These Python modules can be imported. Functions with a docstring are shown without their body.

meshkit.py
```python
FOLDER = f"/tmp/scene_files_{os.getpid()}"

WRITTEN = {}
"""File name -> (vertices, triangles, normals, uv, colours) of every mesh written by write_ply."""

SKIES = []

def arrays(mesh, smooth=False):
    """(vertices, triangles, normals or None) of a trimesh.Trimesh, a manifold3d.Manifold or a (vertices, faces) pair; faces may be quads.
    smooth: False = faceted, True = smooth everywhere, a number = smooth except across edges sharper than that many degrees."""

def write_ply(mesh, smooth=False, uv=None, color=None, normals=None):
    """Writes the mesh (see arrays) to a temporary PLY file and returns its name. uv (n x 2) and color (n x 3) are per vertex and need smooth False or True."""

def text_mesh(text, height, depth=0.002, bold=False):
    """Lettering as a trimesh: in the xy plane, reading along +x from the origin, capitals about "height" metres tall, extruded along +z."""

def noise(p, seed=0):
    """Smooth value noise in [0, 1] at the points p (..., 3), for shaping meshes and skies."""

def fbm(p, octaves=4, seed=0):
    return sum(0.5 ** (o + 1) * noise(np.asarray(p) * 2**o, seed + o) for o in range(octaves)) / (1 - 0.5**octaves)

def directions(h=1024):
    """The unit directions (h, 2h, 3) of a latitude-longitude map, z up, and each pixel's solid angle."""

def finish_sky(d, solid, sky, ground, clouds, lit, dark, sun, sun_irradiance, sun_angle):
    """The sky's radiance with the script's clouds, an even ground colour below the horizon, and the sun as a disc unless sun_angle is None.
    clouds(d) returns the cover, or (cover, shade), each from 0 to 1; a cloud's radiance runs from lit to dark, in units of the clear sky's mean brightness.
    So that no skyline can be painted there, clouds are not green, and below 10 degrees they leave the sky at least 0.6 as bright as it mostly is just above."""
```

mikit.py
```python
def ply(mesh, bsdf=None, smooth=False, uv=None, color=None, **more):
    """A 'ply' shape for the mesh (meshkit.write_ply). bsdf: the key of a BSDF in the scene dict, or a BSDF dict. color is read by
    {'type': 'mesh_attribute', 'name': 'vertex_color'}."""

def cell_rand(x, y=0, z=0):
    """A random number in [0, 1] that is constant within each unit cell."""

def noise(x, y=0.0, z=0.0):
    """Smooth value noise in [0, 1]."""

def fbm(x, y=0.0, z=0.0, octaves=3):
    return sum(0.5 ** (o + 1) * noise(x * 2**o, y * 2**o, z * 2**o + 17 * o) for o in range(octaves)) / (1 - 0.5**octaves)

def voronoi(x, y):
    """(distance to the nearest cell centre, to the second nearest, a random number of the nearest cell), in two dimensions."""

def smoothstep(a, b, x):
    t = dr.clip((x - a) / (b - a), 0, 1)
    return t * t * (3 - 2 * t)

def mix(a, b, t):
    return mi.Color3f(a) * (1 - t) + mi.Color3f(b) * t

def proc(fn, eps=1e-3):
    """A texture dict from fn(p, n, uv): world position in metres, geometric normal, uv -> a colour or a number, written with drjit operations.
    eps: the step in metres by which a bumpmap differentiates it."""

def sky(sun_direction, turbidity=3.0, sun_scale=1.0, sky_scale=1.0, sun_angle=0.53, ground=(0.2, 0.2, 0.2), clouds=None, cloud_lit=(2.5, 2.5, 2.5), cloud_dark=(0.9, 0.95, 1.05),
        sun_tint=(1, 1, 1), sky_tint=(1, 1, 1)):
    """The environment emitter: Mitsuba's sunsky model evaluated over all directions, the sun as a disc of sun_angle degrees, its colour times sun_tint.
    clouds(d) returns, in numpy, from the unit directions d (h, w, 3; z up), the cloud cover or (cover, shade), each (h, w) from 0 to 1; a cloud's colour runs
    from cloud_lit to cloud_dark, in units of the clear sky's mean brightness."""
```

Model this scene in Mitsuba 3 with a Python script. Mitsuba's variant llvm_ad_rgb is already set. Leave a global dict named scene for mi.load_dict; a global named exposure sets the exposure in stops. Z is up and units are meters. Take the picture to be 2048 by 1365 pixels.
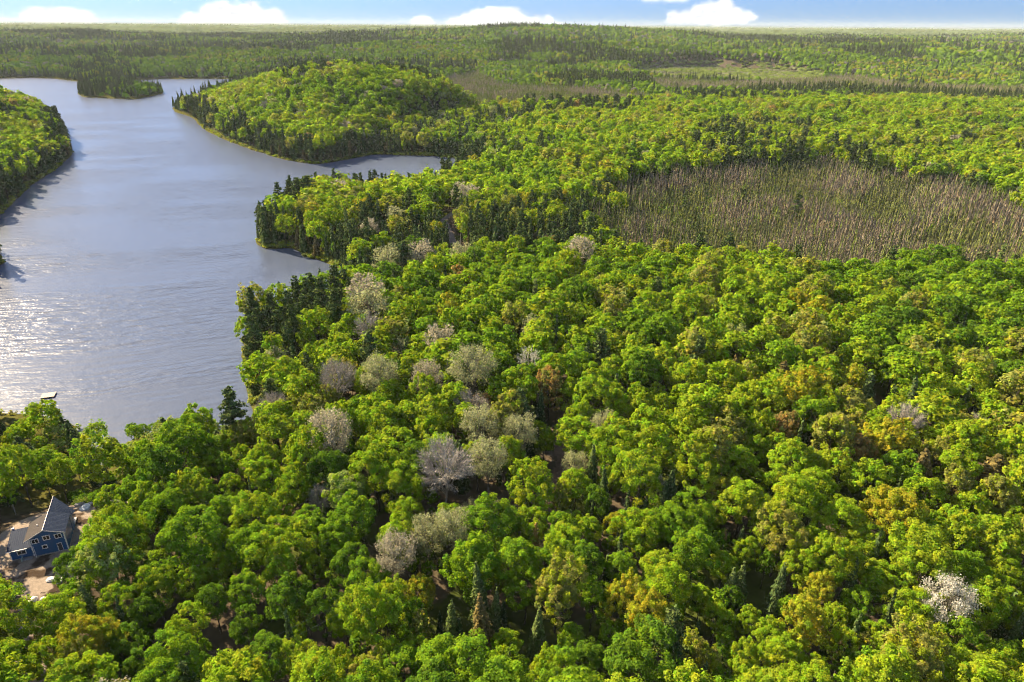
import math
import numpy as np
import shapely
import trimesh
import mitsuba as mi
import drjit as dr
from scipy.ndimage import distance_transform_edt, gaussian_filter, map_coordinates
from scipy.spatial import cKDTree
import meshkit
import mikit

T = mi.ScalarTransform4f
scene, labels = {}, {}

# ---------------------------------------------------------------- camera, sky, exposure
CAMERA_HEIGHT = 118.0                      # the drone's height above the lake
PITCH, ROLL = math.atan(632.5 / 1365.0), math.radians(0.35)
_f = np.array([0, math.cos(PITCH), -math.sin(PITCH)])
_r0 = np.array([1.0, 0, 0])
_u0 = np.cross(_r0, _f)
_u = -math.sin(ROLL) * _r0 + math.cos(ROLL) * _u0
EYE = np.array([0, 0, CAMERA_HEIGHT])
HAZE = 3.0e-5
scene["camera"] = {"type": "perspective", "fov": 73.74, "fov_axis": "x", "near_clip": 1.0, "far_clip": 60000.0,
                   "to_world": T().look_at(origin=EYE.tolist(), target=(EYE + _f).tolist(), up=_u.tolist())}
if HAZE:
    scene["camera"]["medium"] = {"type": "ref", "id": "air"}

SUN_AZIMUTH, SUN_HEIGHT = math.radians(-53.0), math.radians(31.0)
SUN = [math.sin(SUN_AZIMUTH) * math.cos(SUN_HEIGHT), math.cos(SUN_AZIMUTH) * math.cos(SUN_HEIGHT), math.sin(SUN_HEIGHT)]
# cumulus near the horizon: azimuth, height of the base, half width, height (degrees), strength
CLOUDS = [(-20.4, 0.05, 3.5, 1.5, 1.0), (-31.2, 0.05, 2.5, 0.85, 0.8), (-35.5, 0.05, 2.6, 0.3, 0.5), (-6.9, 0.1, 0.95, 0.7, 0.9), (-1.0, 0.05, 4.4, 1.05, 1.0),
          (14.6, 0.45, 3.2, 1.25, 0.95), (11.5, 2.0, 4.5, 1.2, 0.7), (36.3, 0.5, 1.5, 0.6, 0.9), (36.8, 1.7, 1.6, 1.0, 0.7)]


def clouds(d):
    az, el = np.degrees(np.arctan2(d[..., 0], d[..., 1])), np.degrees(np.arcsin(np.clip(d[..., 2], -1, 1)))
    rough = meshkit.fbm(np.stack([az * 1.1, el * 1.7, az * 0 + 3.3], -1), 4, 11) - 0.5
    cover = np.zeros(az.shape)
    for a, e, w, h, s in CLOUDS:
        u, v = (az - a) / w, (el - e) / h
        body = 1.0 - np.sqrt(u * u + np.where(v > 0, v * v, 9.0 * v * v))
        c = np.clip((body + 1.0 * rough) * 5.5, 0, 1) * s * (body > -0.6)
        cover = np.maximum(cover, c)
    # unseen fair weather cumulus higher up, its cover raised for fill light
    p = d / np.maximum(d[..., 2:3], 0.06)
    field = meshkit.fbm(np.stack([p[..., 0] * 0.8, p[..., 1] * 0.8, p[..., 0] * 0], -1), 5, 23)
    high = 0.85 * np.clip((field - 0.42) * 5, 0, 1) * np.clip((el - 5) / 6, 0, 1)
    cover = np.maximum(cover, high)
    soft = meshkit.fbm(np.stack([az * 2.3, el * 3.1, az * 0 + 9.1], -1), 3, 19)
    return cover, np.clip(0.15 + 1.5 * (0.62 - soft), 0, 1) * np.where(el < 6, 1.0, 0.4)


SKY_SCALE = 1.0
scene["daylight"] = mikit.sky(SUN, turbidity=2.0, sky_scale=SKY_SCALE, sky_tint=(0.222, 0.278, 0.45), sun_scale=0.85, clouds=clouds, cloud_lit=(4.4, 4.4, 4.4), cloud_dark=(2.0, 2.1, 2.35), ground=(0.06, 0.08, 0.03))
exposure = 3.75

# ---------------------------------------------------------------- materials
VC = {"type": "mesh_attribute", "name": "vertex_color"}
scene["leaf_material"] = {"type": "principledthin", "base_color": VC, "roughness": 0.55, "diff_trans": 1.0, "eta": 1.4}
scene["needle_material"] = {"type": "twosided", "bsdf": {"type": "diffuse", "reflectance": VC}}
scene["paint_material"] = {"type": "twosided", "bsdf": {"type": "principled", "base_color": VC, "roughness": 0.45, "specular": 0.4}}


def floor_colour(p, n, uv):
    a = mikit.fbm(p.x * 0.09, p.y * 0.09, 0.0, 3)
    b = mikit.fbm(p.x * 0.9 + 40, p.y * 0.9, 0.0, 3)
    litter = mikit.mix((0.072, 0.057, 0.039), (0.115, 0.092, 0.062), b)
    moss = mikit.mix((0.045, 0.060, 0.014), (0.075, 0.100, 0.020), b)
    wood = litter * (1 - mikit.smoothstep(0.48, 0.62, a)) + moss * mikit.smoothstep(0.48, 0.62, a)
    sedge = mikit.mix((0.060, 0.058, 0.018), (0.110, 0.112, 0.026), b)
    return mikit.mix(wood, sedge, mikit.smoothstep(4.2, 2.6, p.z + 1.2 * (a - 0.5)))


def gravel_colour(p, n, uv):
    a = mikit.fbm(p.x * 0.35, p.y * 0.35, 0.0, 3)
    b = mikit.fbm(p.x * 3.1, p.y * 3.1, 0.0, 3)
    c = mikit.mix((0.19, 0.158, 0.125), (0.32, 0.265, 0.21), b)
    return mikit.mix((0.12, 0.09, 0.065), (1, 1, 1), mikit.smoothstep(0.3, 0.5, a)) * c * 1.0 + c * 0.12


def road_colour(p, n, uv):
    b = mikit.fbm(p.x * 1.1, p.y * 1.1, 0.0, 3)
    return mikit.mix((0.15, 0.13, 0.115), (0.26, 0.24, 0.22), b)


def track_colour(p, n, uv):
    b = mikit.fbm(p.x * 1.3, p.y * 1.3, 0.0, 3)
    return mikit.mix((0.10, 0.070, 0.050), (0.20, 0.145, 0.11), b)


def wave_height(p, n, uv):
    """wind ripples: crests run roughly east-north-east, broken up by noise; metres"""
    c, s = math.cos(math.radians(16)), math.sin(math.radians(16))
    u, v = p.x * c + p.y * s, -p.x * s + p.y * c
    w = mikit.fbm(u * 0.035, v * 0.09, 3.0, 2)
    amp = 0.45 + 1.1 * mikit.smoothstep(0.3, 0.7, mikit.fbm(u * 0.012, v * 0.03, 9.0, 2))
    v2 = v + 5.0 * w
    big = 0.8 * mikit.noise(u * 0.05, v2 * 0.42, 6.0) + mikit.noise(u * 0.16, v2 * 0.62, 1.0) + 0.45 * mikit.noise(u * 0.5 + v * 0.2, v2 * 1.5, 2.0) + 0.22 * mikit.noise(u * 1.6, v * 3.1, 4.0)
    return 0.18 * amp * big


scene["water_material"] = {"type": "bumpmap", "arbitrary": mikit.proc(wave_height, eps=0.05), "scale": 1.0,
                           "bsdf": {"type": "principled", "base_color": {"type": "rgb", "value": [0.064, 0.083, 0.126]}, "roughness": 0.24, "specular": 0.62}}  # blue base colour stands in for sky reflected by the lake
scene["floor_material"] = {"type": "twosided", "bsdf": {"type": "diffuse", "reflectance": mikit.proc(floor_colour)}}
scene["gravel_material"] = {"type": "twosided", "bsdf": {"type": "diffuse", "reflectance": mikit.proc(gravel_colour)}}
scene["track_material"] = {"type": "twosided", "bsdf": {"type": "diffuse", "reflectance": mikit.proc(track_colour)}}
scene["road_material"] = {"type": "twosided", "bsdf": {"type": "diffuse", "reflectance": mikit.proc(road_colour)}}

# ---------------------------------------------------------------- traced outlines (world metres) and placed trees
LAKE = [(-117.7, 162.0), (-116.0, 164.5), (-118.7, 172.9), (-117.6, 180.3), (-110.4, 185.0), (-99.3, 185.2), (-87.1, 182.4), (-80.9, 185.4), (-85.2, 195.2), (-89.1, 205.1), (-95.7, 220.4), (-106.3, 244.8), (-111.5, 257.2), (-105.7, 260.9), (-96.8, 273.2), (-87.2, 286.6), (-78.8, 299.7), (-77.6, 318.8), (-83.3, 333.5), (-94.0, 349.5), (-112.7, 363.9), (-126.4, 380.4), (-131.9, 381.3), (-139.6, 378.2), (-150.0, 386.9), (-154.0, 401.3), (-157.2, 428.4), (-156.8, 463.2), (-157.5, 490.5), (-140.5, 511.5), (-110.0, 493.0), (-82.9, 505.2), (-59.3, 524.9), (-45.6, 568.3), (-44.6, 657.9), (-59.1, 678.8), (-77.0, 686.6), (-112.2, 691.0), (-138.8, 695.8), (-157.1, 670.0), (-178.5, 640.7), (-194.5, 645.2), (-224.7, 670.4), (-272.5, 724.2), (-333.7, 801.3), (-378.7, 869.3), (-437.4, 975.7), (-492.7, 1043.8), (-531.3, 1115.8), (-516.9, 1100.4), (-549.4, 1269.9), (-566.2, 1403.5), (-605.6, 1673.5), (-667.5, 1700.3), (-729.4, 1695.0), (-807.8, 1688.4), (-848.3, 1653.3), (-891.8, 1649.6), (-945.4, 1585.5), (-1047.9, 1667.9), (-1124.1, 1693.8), (-1169.1, 1657.6), (-1500.0, 1750.0), (-1700.0, 1200.0), (-1250.0, 1000.0), (-760.0, 905.0), (-560.0, 880.0), (-543.2, 844.7), (-480.6, 759.1), (-453.4, 717.5), (-431.0, 677.0), (-403.1, 607.2), (-384.7, 545.7), (-360.7, 487.1), (-345.3, 451.9), (-330.8, 403.9), (-292.9, 363.0), (-280.0, 357.9), (-272.0, 347.7), (-273.6, 335.5), (-420.0, 330.0), (-420.0, 180.0), (-330.0, 120.0), (-260.0, 120.0), (-200.6, 200.3), (-182.6, 198.9), (-169.7, 194.8), (-159.0, 193.6), (-149.3, 191.2), (-138.9, 184.7), (-130.1, 175.4), (-124.2, 167.6)]
ISLAND = [(-790.4, 1310.6), (-743.6, 1247.6), (-699.1, 1232.7), (-657.2, 1218.0), (-638.3, 1210.6), (-637.0, 1263.5), (-644.4, 1330.3), (-669.6, 1375.9), (-771.8, 1484.3), (-871.0, 1534.1), (-842.7, 1406.9)]
BOG = [(44.9, 398.2), (56.0, 459.4), (74.7, 497.1), (118.2, 532.1), (184.5, 558.5), (264.7, 585.4), (302.3, 550.3), (323.4, 503.7), (334.8, 439.7), (349.1, 394.2), (265.5, 293.6), (238.0, 303.7), (192.3, 304.2), (145.3, 303.3), (106.9, 307.0), (73.7, 317.2), (40.7, 324.6)]
BOGFAR = [(-156.7, 1550.5), (-94.9, 1796.6), (-16.9, 1432.6), (117.4, 1385.0), (195.7, 1268.6), (244.3, 1160.8), (214.7, 979.4), (139.5, 932.3), (65.6, 903.6), (20.6, 877.6), (-41.0, 874.8), (-73.1, 932.4), (-94.5, 1068.4)]
BOGRIGHT = [(299.3, 1661.5), (452.3, 1557.2), (823.2, 1788.9), (841.4, 1675.4), (802.6, 1530.9), (1035.0, 1473.3), (1141.6, 1412.4), (999.8, 1230.4), (901.8, 1276.9), (752.7, 1324.1), (670.5, 1447.2), (419.7, 1342.0), (270.7, 1292.4)]
MEADOW = [(298.3, 1877.7), (392.0, 2112.0), (583.4, 2184.4), (744.5, 2051.8), (784.9, 1845.2), (712.6, 1698.6), (520.6, 1605.6), (350.9, 1636.6)]
POINT = [(-140.3, 357.9), (-152.3, 403.2), (-124.2, 387.5), (-107.5, 367.9), (-78.3, 310.8), (-84.6, 297.0), (-111.0, 341.1)]
NBAY = [(-170.3, 610.3), (-144.2, 704.2), (-132.7, 828.0), (-42.1, 898.2), (7.8, 813.8), (6.3, 627.9), (-29.9, 626.7), (-78.9, 660.8), (-132.8, 669.9)]
MIDCON = [(-101.7, 348.2), (-79.2, 399.7), (-44.6, 412.3), (-7.4, 390.1), (47.6, 414.6), (53.3, 342.5), (-6.3, 328.7), (-36.8, 332.2), (-60.5, 294.4), (-78.6, 294.1)]
ROAD = [(-9.2, 298.3), (-19.3, 311.9), (-25.4, 330.5), (-32.7, 367.6), (-38.7, 398.0), (-43.6, 418.4), (-39.6, 442.4), (-26.7, 478.0)]
TRACK = [(7.5, 128.5), (9.8, 137.8), (12.8, 150.4), (14.7, 158.6), (12.2, 172.8)]
CUT = [(-54.6, 86.5), (-51.8, 93.7), (-30.7, 113.5), (-14.5, 128.3), (4.8, 137.8)]
OPENING = [(-173.1, 192.2), (-132.4, 183.4), (-120.2, 168.3), (-118.1, 173.6), (-112.9, 182.2), (-94.9, 183.8), (-78.7, 182.5), (-74.5, 170.1), (-98.4, 160.9), (-102.7, 153.9), (-99.9, 143.1), (-117.3, 145.0), (-139.5, 144.8)]
WIRE = [(-61.4, 74.5, 20.0), (-25.4, 100.8, 20.0)]
NEARPINE = [(-101.8, 235.6), (-108.8, 262.9), (-98.2, 268.8), (-76.4, 304.5), (-60.1, 247.8), (-72.3, 220.3), (-72.9, 187.5), (-79.3, 184.3)]
VIEWYARD = [(-134.6, 137.2), (-115.4, 140.3), (-107.0, 134.5), (-99.4, 119.6), (-101.6, 118.0), (-93.4, 111.2), (-94.4, 107.7), (-97.8, 105.6), (-96.4, 101.0), (-102.4, 106.2), (-113.2, 107.5)]
VIEWYARD2 = [(-128.4, 130.8), (-110.1, 133.8), (-102.0, 128.3), (-94.8, 114.1), (-96.9, 112.5), (-89.1, 106.1), (-90.1, 102.7), (-93.3, 100.7), (-92.0, 96.3), (-97.7, 101.3), (-108.0, 102.5)]
VIEWYARD3 = [(-122.2, 124.5), (-104.7, 127.3), (-97.1, 122.0), (-90.2, 108.6), (-92.2, 107.1), (-84.7, 100.9), (-85.7, 97.7), (-88.8, 95.8), (-87.5, 91.6), (-92.9, 96.4), (-102.7, 97.6)]
GAP = [(-131.9, 181.9), (-124.6, 182.0), (-102.3, 145.2), (-114.7, 145.0)]
YARD = [(-119.5, 115.3), (-120.7, 128.5), (-119.5, 135.9), (-117.6, 142.9), (-110.5, 143.0), (-104.5, 138.0), (-98.6, 125.2), (-95.1, 117.1), (-93.0, 109.7), (-101.7, 108.2), (-107.0, 106.8), (-114.3, 108.1)]
DRIVE = [(-100.6, 108.6), (-97.7, 102.5), (-94.0, 94.5), (-86.1, 85.8), (-79.4, 78.1)]
BANK = [(-121.0, 147.7), (-113.6, 151.0), (-105.6, 151.1), (-98.8, 145.7), (-99.3, 141.6), (-108.1, 143.6), (-112.7, 142.5)]
PLACED = [
    ('P','k',-57.7,253.8,15.5,24.0, "tall pale pinkish grey tree at the forest edge right of the tall shoreline pines"), ('P','s',-53.7,238.5,16.4,24.0, "broad pale olive tree just below the pinkish grey tree"), 
    ('F','o',-44.3,253.8,10.6,18.0, None), ('P','k',-23.5,207.7,10.6,21.5, None), ('P','s',-39.8,181.5,11.3,22.9, "round sage tree with a bare pale trunk showing below its crown"), 
    ('B','b',-53.6,184.1,11.0,21.2, "bare mauve grey tree left of the round sage tree"), ('P','k',-25.0,182.3,9.5,19.6, None), ('P','s',-11.9,183.3,14.5,24.0, "largest pale sage tree in the middle of the forest"), 
    ('B','b',-10.4,167.8,8.9,17.6, None), ('P','k',-45.9,147.3,11.8,23.9, "big round pale grey tree nearest to the lone lakeside pine"), ('M','g',-27.0,243.0,11.8,19.1, None), 
    ('M','l',-14.4,228.0,13.5,20.0, None), ('M','l',-57.9,229.2,11.2,18.3, None), ('M','l',-47.0,227.0,7.3,12.6, None), ('M','l',-35.9,217.0,7.5,12.9, None), 
    ('M','l',-63.2,228.0,6.4,11.3, None), ('F','l',-59.2,199.2,9.6,16.9, None), ('T','l',-83.4,214.1,7.4,19.0, None), ('F','l',-75.1,201.9,7.6,13.7, None), 
    ('T','y',-72.7,238.4,5.6,16.5, None), ('F','y',-74.2,224.3,8.7,15.5, None), ('T','l',-59.9,178.8,4.8,14.6, None), ('M','g',-45.0,171.3,8.9,14.9, None), 
    ('F','p',-68.3,212.9,6.0,11.4, None), ('F','r',-37.3,199.9,6.6,12.2, None), ('F','a',-23.2,206.3,6.8,12.5, None), ('F','r',-88.2,209.2,6.0,11.3, "rusty shrub like tree overhanging the lake edge"), 
    ('F','o',-54.8,180.1,7.3,13.3, None), ('F','y',-19.4,166.4,8.7,15.5, None), ('P','s',-8.0,154.0,10.3,21.0, None), ('F','o',-73.2,160.5,8.5,15.2, None), 
    ('W','n',-90.2,267.7,8.4,21.3, None), ('W','n',-95.3,247.4,8.4,21.2, None), ('W','n',-88.0,246.9,8.3,21.2, None), ('W','n',-81.1,245.0,7.8,19.9, None), 
    ('W','n',-74.5,250.0,11.0,25.0, "tall pine with a bare dark trunk, rightmost of the shoreline pine row"), ('W','n',-96.6,238.7,7.6,19.5, None), ('W','n',-46.4,201.6,9.2,23.2, "lone dark pine standing among the bright crowns in mid forest"), 
    ('W','n',-64.0,192.0,6.8,17.7, None), ('W','n',-74.3,182.3,7.4,18.9, None), ('W','n',-87.0,234.8,7.5,19.3, None), ('W','n',-96.4,231.7,6.5,16.9, None), 
    ('S','c',-88.1,233.2,5.0,17.0, None), ('F','a',13.0,246.5,9.3,16.5, "amber orange crown beside the dark spruce gap"), ('F','o',0.2,231.2,11.8,18.0, None), 
    ('F','a',12.5,221.2,5.7,10.9, None), ('F','r',38.6,229.8,5.4,10.4, None), ('F','r',11.3,179.7,9.2,16.3, "strong rust red crown in the middle of the forest"), 
    ('F','r',25.4,188.1,5.0,9.8, "small rust red crown right of the larger rust red one"), ('F','r',17.6,208.6,5.4,10.4, None), ('F','a',29.5,160.6,5.2,10.0, None), 
    ('F','y',67.4,259.7,7.1,12.9, None), ('F','o',24.4,273.0,7.4,13.4, None), ('B','w',6.0,196.5,8.2,16.4, "thin whitish bare tree with a pale trunk"), ('P','s',24.9,156.7,8.1,16.9, None), 
    ('P','s',2.0,151.8,9.4,19.4, None), ('M','l',13.5,186.5,13.9,20.0, "bright yellow green dome beside the thin whitish tree"), ('M','l',29.3,176.8,9.1,15.2, None), 
    ('M','l',37.3,179.2,7.6,13.0, None), ('M','l',17.7,177.6,8.7,14.7, None), ('F','y',46.5,191.0,11.3,18.0, None), ('F','y',57.4,189.6,9.2,16.2, None), ('F','y',67.3,222.1,7.6,13.8, None), 
    ('M','o',79.2,254.3,9.0,15.1, None), ('M','l',81.5,226.4,13.0,20.0, None), ('M','l',63.8,233.5,9.9,16.3, None), ('M','g',19.1,220.5,8.5,14.3, None), ('M','g',24.9,205.8,10.2,16.9, None), 
    ('M','g',40.1,206.9,7.6,13.1, None), ('F','y',44.9,153.8,13.0,18.0, None), ('M','l',50.8,171.2,10.0,16.5, None), ('M','g',59.3,174.5,7.4,12.8, None), ('M','g',69.6,176.2,9.1,15.1, None), 
    ('M','l',41.8,173.6,5.1,10.0, None), ('M','g',38.8,165.7,6.0,10.8, None), ('M','l',19.6,165.3,8.3,14.0, None), ('F','o',-0.1,169.1,9.9,17.3, None), ('F','y',9.0,157.3,7.2,13.2, None), 
    ('F','y',30.6,195.4,6.0,11.3, None), ('H','h',70.3,191.5,8.0,15.6, None), ('S','c',6.4,255.4,3.2,12.0, None), ('S','c',8.6,245.4,3.6,13.3, None), ('S','c',12.8,250.2,2.6,10.2, None), 
    ('S','c',16.7,247.5,2.6,10.1, None), ('S','c',32.3,238.8,2.5,9.9, None), ('S','c',25.4,200.5,5.3,17.0, None), ('S','c',7.8,172.3,4.3,15.3, None), ('S','c',72.0,217.3,2.8,10.8, None), 
    ('S','c',44.9,208.6,3.2,11.9, None), ('S','c',82.1,214.6,3.7,13.5, None), ('F','r',121.1,235.4,8.6,15.3, "rust brown crown in the right half of the forest"), 
    ('F','r',73.3,155.4,9.0,16.0, "olive rust rounded crown below the brown conifer"), ('F','r',202.0,266.2,8.4,15.1, None), ('F','r',100.8,174.6,4.4,9.0, None), 
    ('F','r',80.4,176.0,4.4,9.0, None), ('F','r',133.3,158.7,4.1,9.0, None), ('F','a',123.2,220.7,5.8,11.0, None), ('F','y',143.7,200.8,8.9,15.7, None), ('F','y',137.2,178.5,10.4,18.0, None), 
    ('F','a',103.5,184.3,8.7,15.5, None), ('H','h',83.0,185.8,10.0,17.0, "broad brown cone shaped conifer at the right of the forest"), ('B','b',105.4,158.2,9.0,17.8, None), 
    ('B','b',129.1,162.3,5.9,12.3, None), ('B','b',158.0,192.1,7.2,14.6, None), ('P','k',159.1,253.6,6.1,13.2, None), ('S','c',131.7,173.9,4.4,15.6, None), 
    ('S','c',106.8,179.3,6.1,17.0, None), ('H','c',169.1,226.1,5.4,11.2, None), ('H','h',115.8,220.2,3.9,8.6, None), ('M','l',128.5,187.9,11.7,19.0, None), 
    ('M','l',155.9,196.3,11.3,18.4, None), ('M','l',98.7,233.5,15.0,20.0, None), ('M','g',81.9,158.3,12.0,19.5, None), ('M','l',95.5,182.5,9.8,16.3, None), 
    ('M','g',120.3,191.8,12.7,20.0, None), ('M','l',150.6,222.7,11.1,18.1, None), ('M','l',134.1,235.8,12.6,20.0, None), ('M','l',170.2,222.4,12.0,19.4, None), 
    ('M','l',134.8,161.4,10.4,17.1, None), ('B','b',-16.2,133.8,13.3,22.0, "large bare mauve grey tree near the middle of the picture"), ('B','b',-45.3,130.9,5.7,12.0, None), 
    ('P','k',-23.1,107.3,8.6,17.9, "grey pink tree at the left end of the pale row"), ('P','s',-17.5,114.7,7.7,16.3, None), ('P','s',-12.0,115.6,8.6,17.9, None), 
    ('P','s',-8.7,126.1,5.1,11.4, None), ('P','s',-3.9,126.1,5.1,11.4, None), ('P','s',-5.9,139.0,9.8,20.2, None), ('M','l',-48.6,107.3,10.2,16.8, None), ('M','p',-38.5,128.8,10.0,16.5, None), 
    ('M','g',-35.5,119.6,11.0,17.9, None), ('M','l',-25.3,131.3,10.5,17.3, None), ('M','l',-23.5,123.1,8.5,14.3, None), ('M','g',-37.8,115.2,8.5,14.3, None), 
    ('M','g',-46.7,121.8,7.2,12.5, None), ('M','d',-33.0,107.0,8.4,14.2, None), ('F','y',-41.5,109.1,5.6,10.7, None), ('F','y',-24.0,97.1,8.2,14.7, None), 
    ('F','a',-16.9,100.4,7.0,12.9, "amber and green crown right below the grey pink tree"), ('F','g',-8.1,105.2,11.8,18.0, None), ('M','y',-37.1,84.6,7.5,12.9, None), 
    ('M','l',-31.1,94.8,6.8,11.8, None), ('M','l',-16.8,88.2,6.1,10.9, None), ('M','l',-10.6,87.9,5.2,10.0, None), ('M','d',-42.5,84.9,8.4,14.3, None), ('F','y',-30.5,84.2,6.3,11.7, None), 
    ('F','o',-23.6,82.6,6.8,12.5, None), ('M','l',-2.9,85.7,4.4,10.0, None), ('M','g',-55.0,112.3,9.4,15.7, None), ('M','l',-51.8,134.8,9.9,16.4, None), ('M','l',-59.2,138.5,9.7,16.1, None), 
    ('M','d',-42.5,99.2,9.0,15.1, None), ('M','d',-36.0,96.7,7.9,13.4, None), ('S','c',-13.9,97.6,1.7,7.4, None), ('S','n',-11.1,93.8,4.0,14.5, "larger of the spruces at the lower middle gap"), 
    ('S','c',-9.6,93.8,2.7,10.4, None), ('S','h',-5.0,93.1,5.0,17.0, "brownish spruce right of the gap at the lower middle"), ('F','y',4.2,129.9,12.1,18.0, "olive yellow crown left of the brown forest track"), 
    ('F','y',24.4,137.1,6.6,12.2, None), ('P','s',16.5,142.7,6.6,14.2, "pale tree leaning over the brown forest track"), ('P','w',34.9,135.6,5.4,11.9, "small whitish tree beside the dark spruces"), 
    ('F','a',49.4,130.7,8.0,14.4, None), ('F','a',20.9,98.4,7.9,14.3, None), ('F','a',26.1,93.0,8.6,15.3, "golden orange crown in the lower right middle"), 
    ('F','o',32.0,84.3,7.5,13.6, "tan crown near the bottom edge, right of the golden orange one"), ('F','y',5.4,84.0,6.2,11.7, None), ('F','y',40.8,84.6,6.3,11.7, None), 
    ('F','a',23.0,123.0,5.3,10.2, None), ('F','o',8.8,98.7,10.3,17.9, "olive crown on a bare dark trunk"), ('S','c',37.0,129.3,5.9,17.0, "dark spruce beside the small whitish tree"), 
    ('S','c',34.5,126.8,4.6,16.1, None), ('S','r',5.1,117.3,3.3,12.4, "small dead rust brown spruce left of the lower middle"), ('S','c',45.4,129.5,2.5,9.9, None), 
    ('S','r',47.0,117.9,2.4,9.4, None), ('S','c',50.0,117.0,3.1,11.7, None), ('S','n',43.0,102.1,3.9,14.1, None), ('S','n',46.0,103.0,3.9,14.2, None), ('S','n',4.9,91.8,4.0,14.3, None), 
    ('S','c',34.6,93.2,2.7,10.4, None), ('S','c',19.1,104.8,1.8,7.7, None), ('S','c',-1.4,99.2,2.1,8.6, None), ('M','l',15.7,134.0,8.6,14.4, None), ('M','l',14.2,123.3,6.1,10.8, None), 
    ('M','l',4.4,120.8,8.4,14.1, None), ('M','l',11.3,111.8,9.4,15.6, None), ('M','l',25.2,118.1,7.8,13.4, None), ('M','l',28.9,116.5,9.6,16.0, None), ('M','y',30.6,106.1,8.3,14.1, None), 
    ('M','l',40.3,114.7,5.8,10.4, None), ('M','l',43.7,107.9,7.0,12.1, None), ('M','l',37.2,99.8,6.3,11.1, None), ('M','l',39.1,95.7,6.1,10.9, None), ('M','l',45.8,95.9,5.1,10.0, None), 
    ('M','g',18.3,92.0,5.0,10.0, None), ('M','g',11.3,91.2,5.6,10.1, None), ('M','d',14.2,85.7,6.3,11.2, None), ('M','g',22.3,107.3,7.3,12.6, None), ('M','l',-0.1,112.1,6.8,11.9, None), 
    ('M','l',0.0,89.5,5.9,10.5, None), ('S','c',13.1,88.5,2.6,10.1, None), ('P','w',81.1,94.6,9.0,18.6, "whitish flowering tree near the right bottom corner"), 
    ('H','h',116.4,137.5,13.6,17.0, "broad brown olive crown near the right edge"), ('H','h',101.5,138.7,8.8,17.0, None), ('F','a',84.0,121.1,11.9,18.0, "amber crown left of the broad brown olive one"), 
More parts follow.
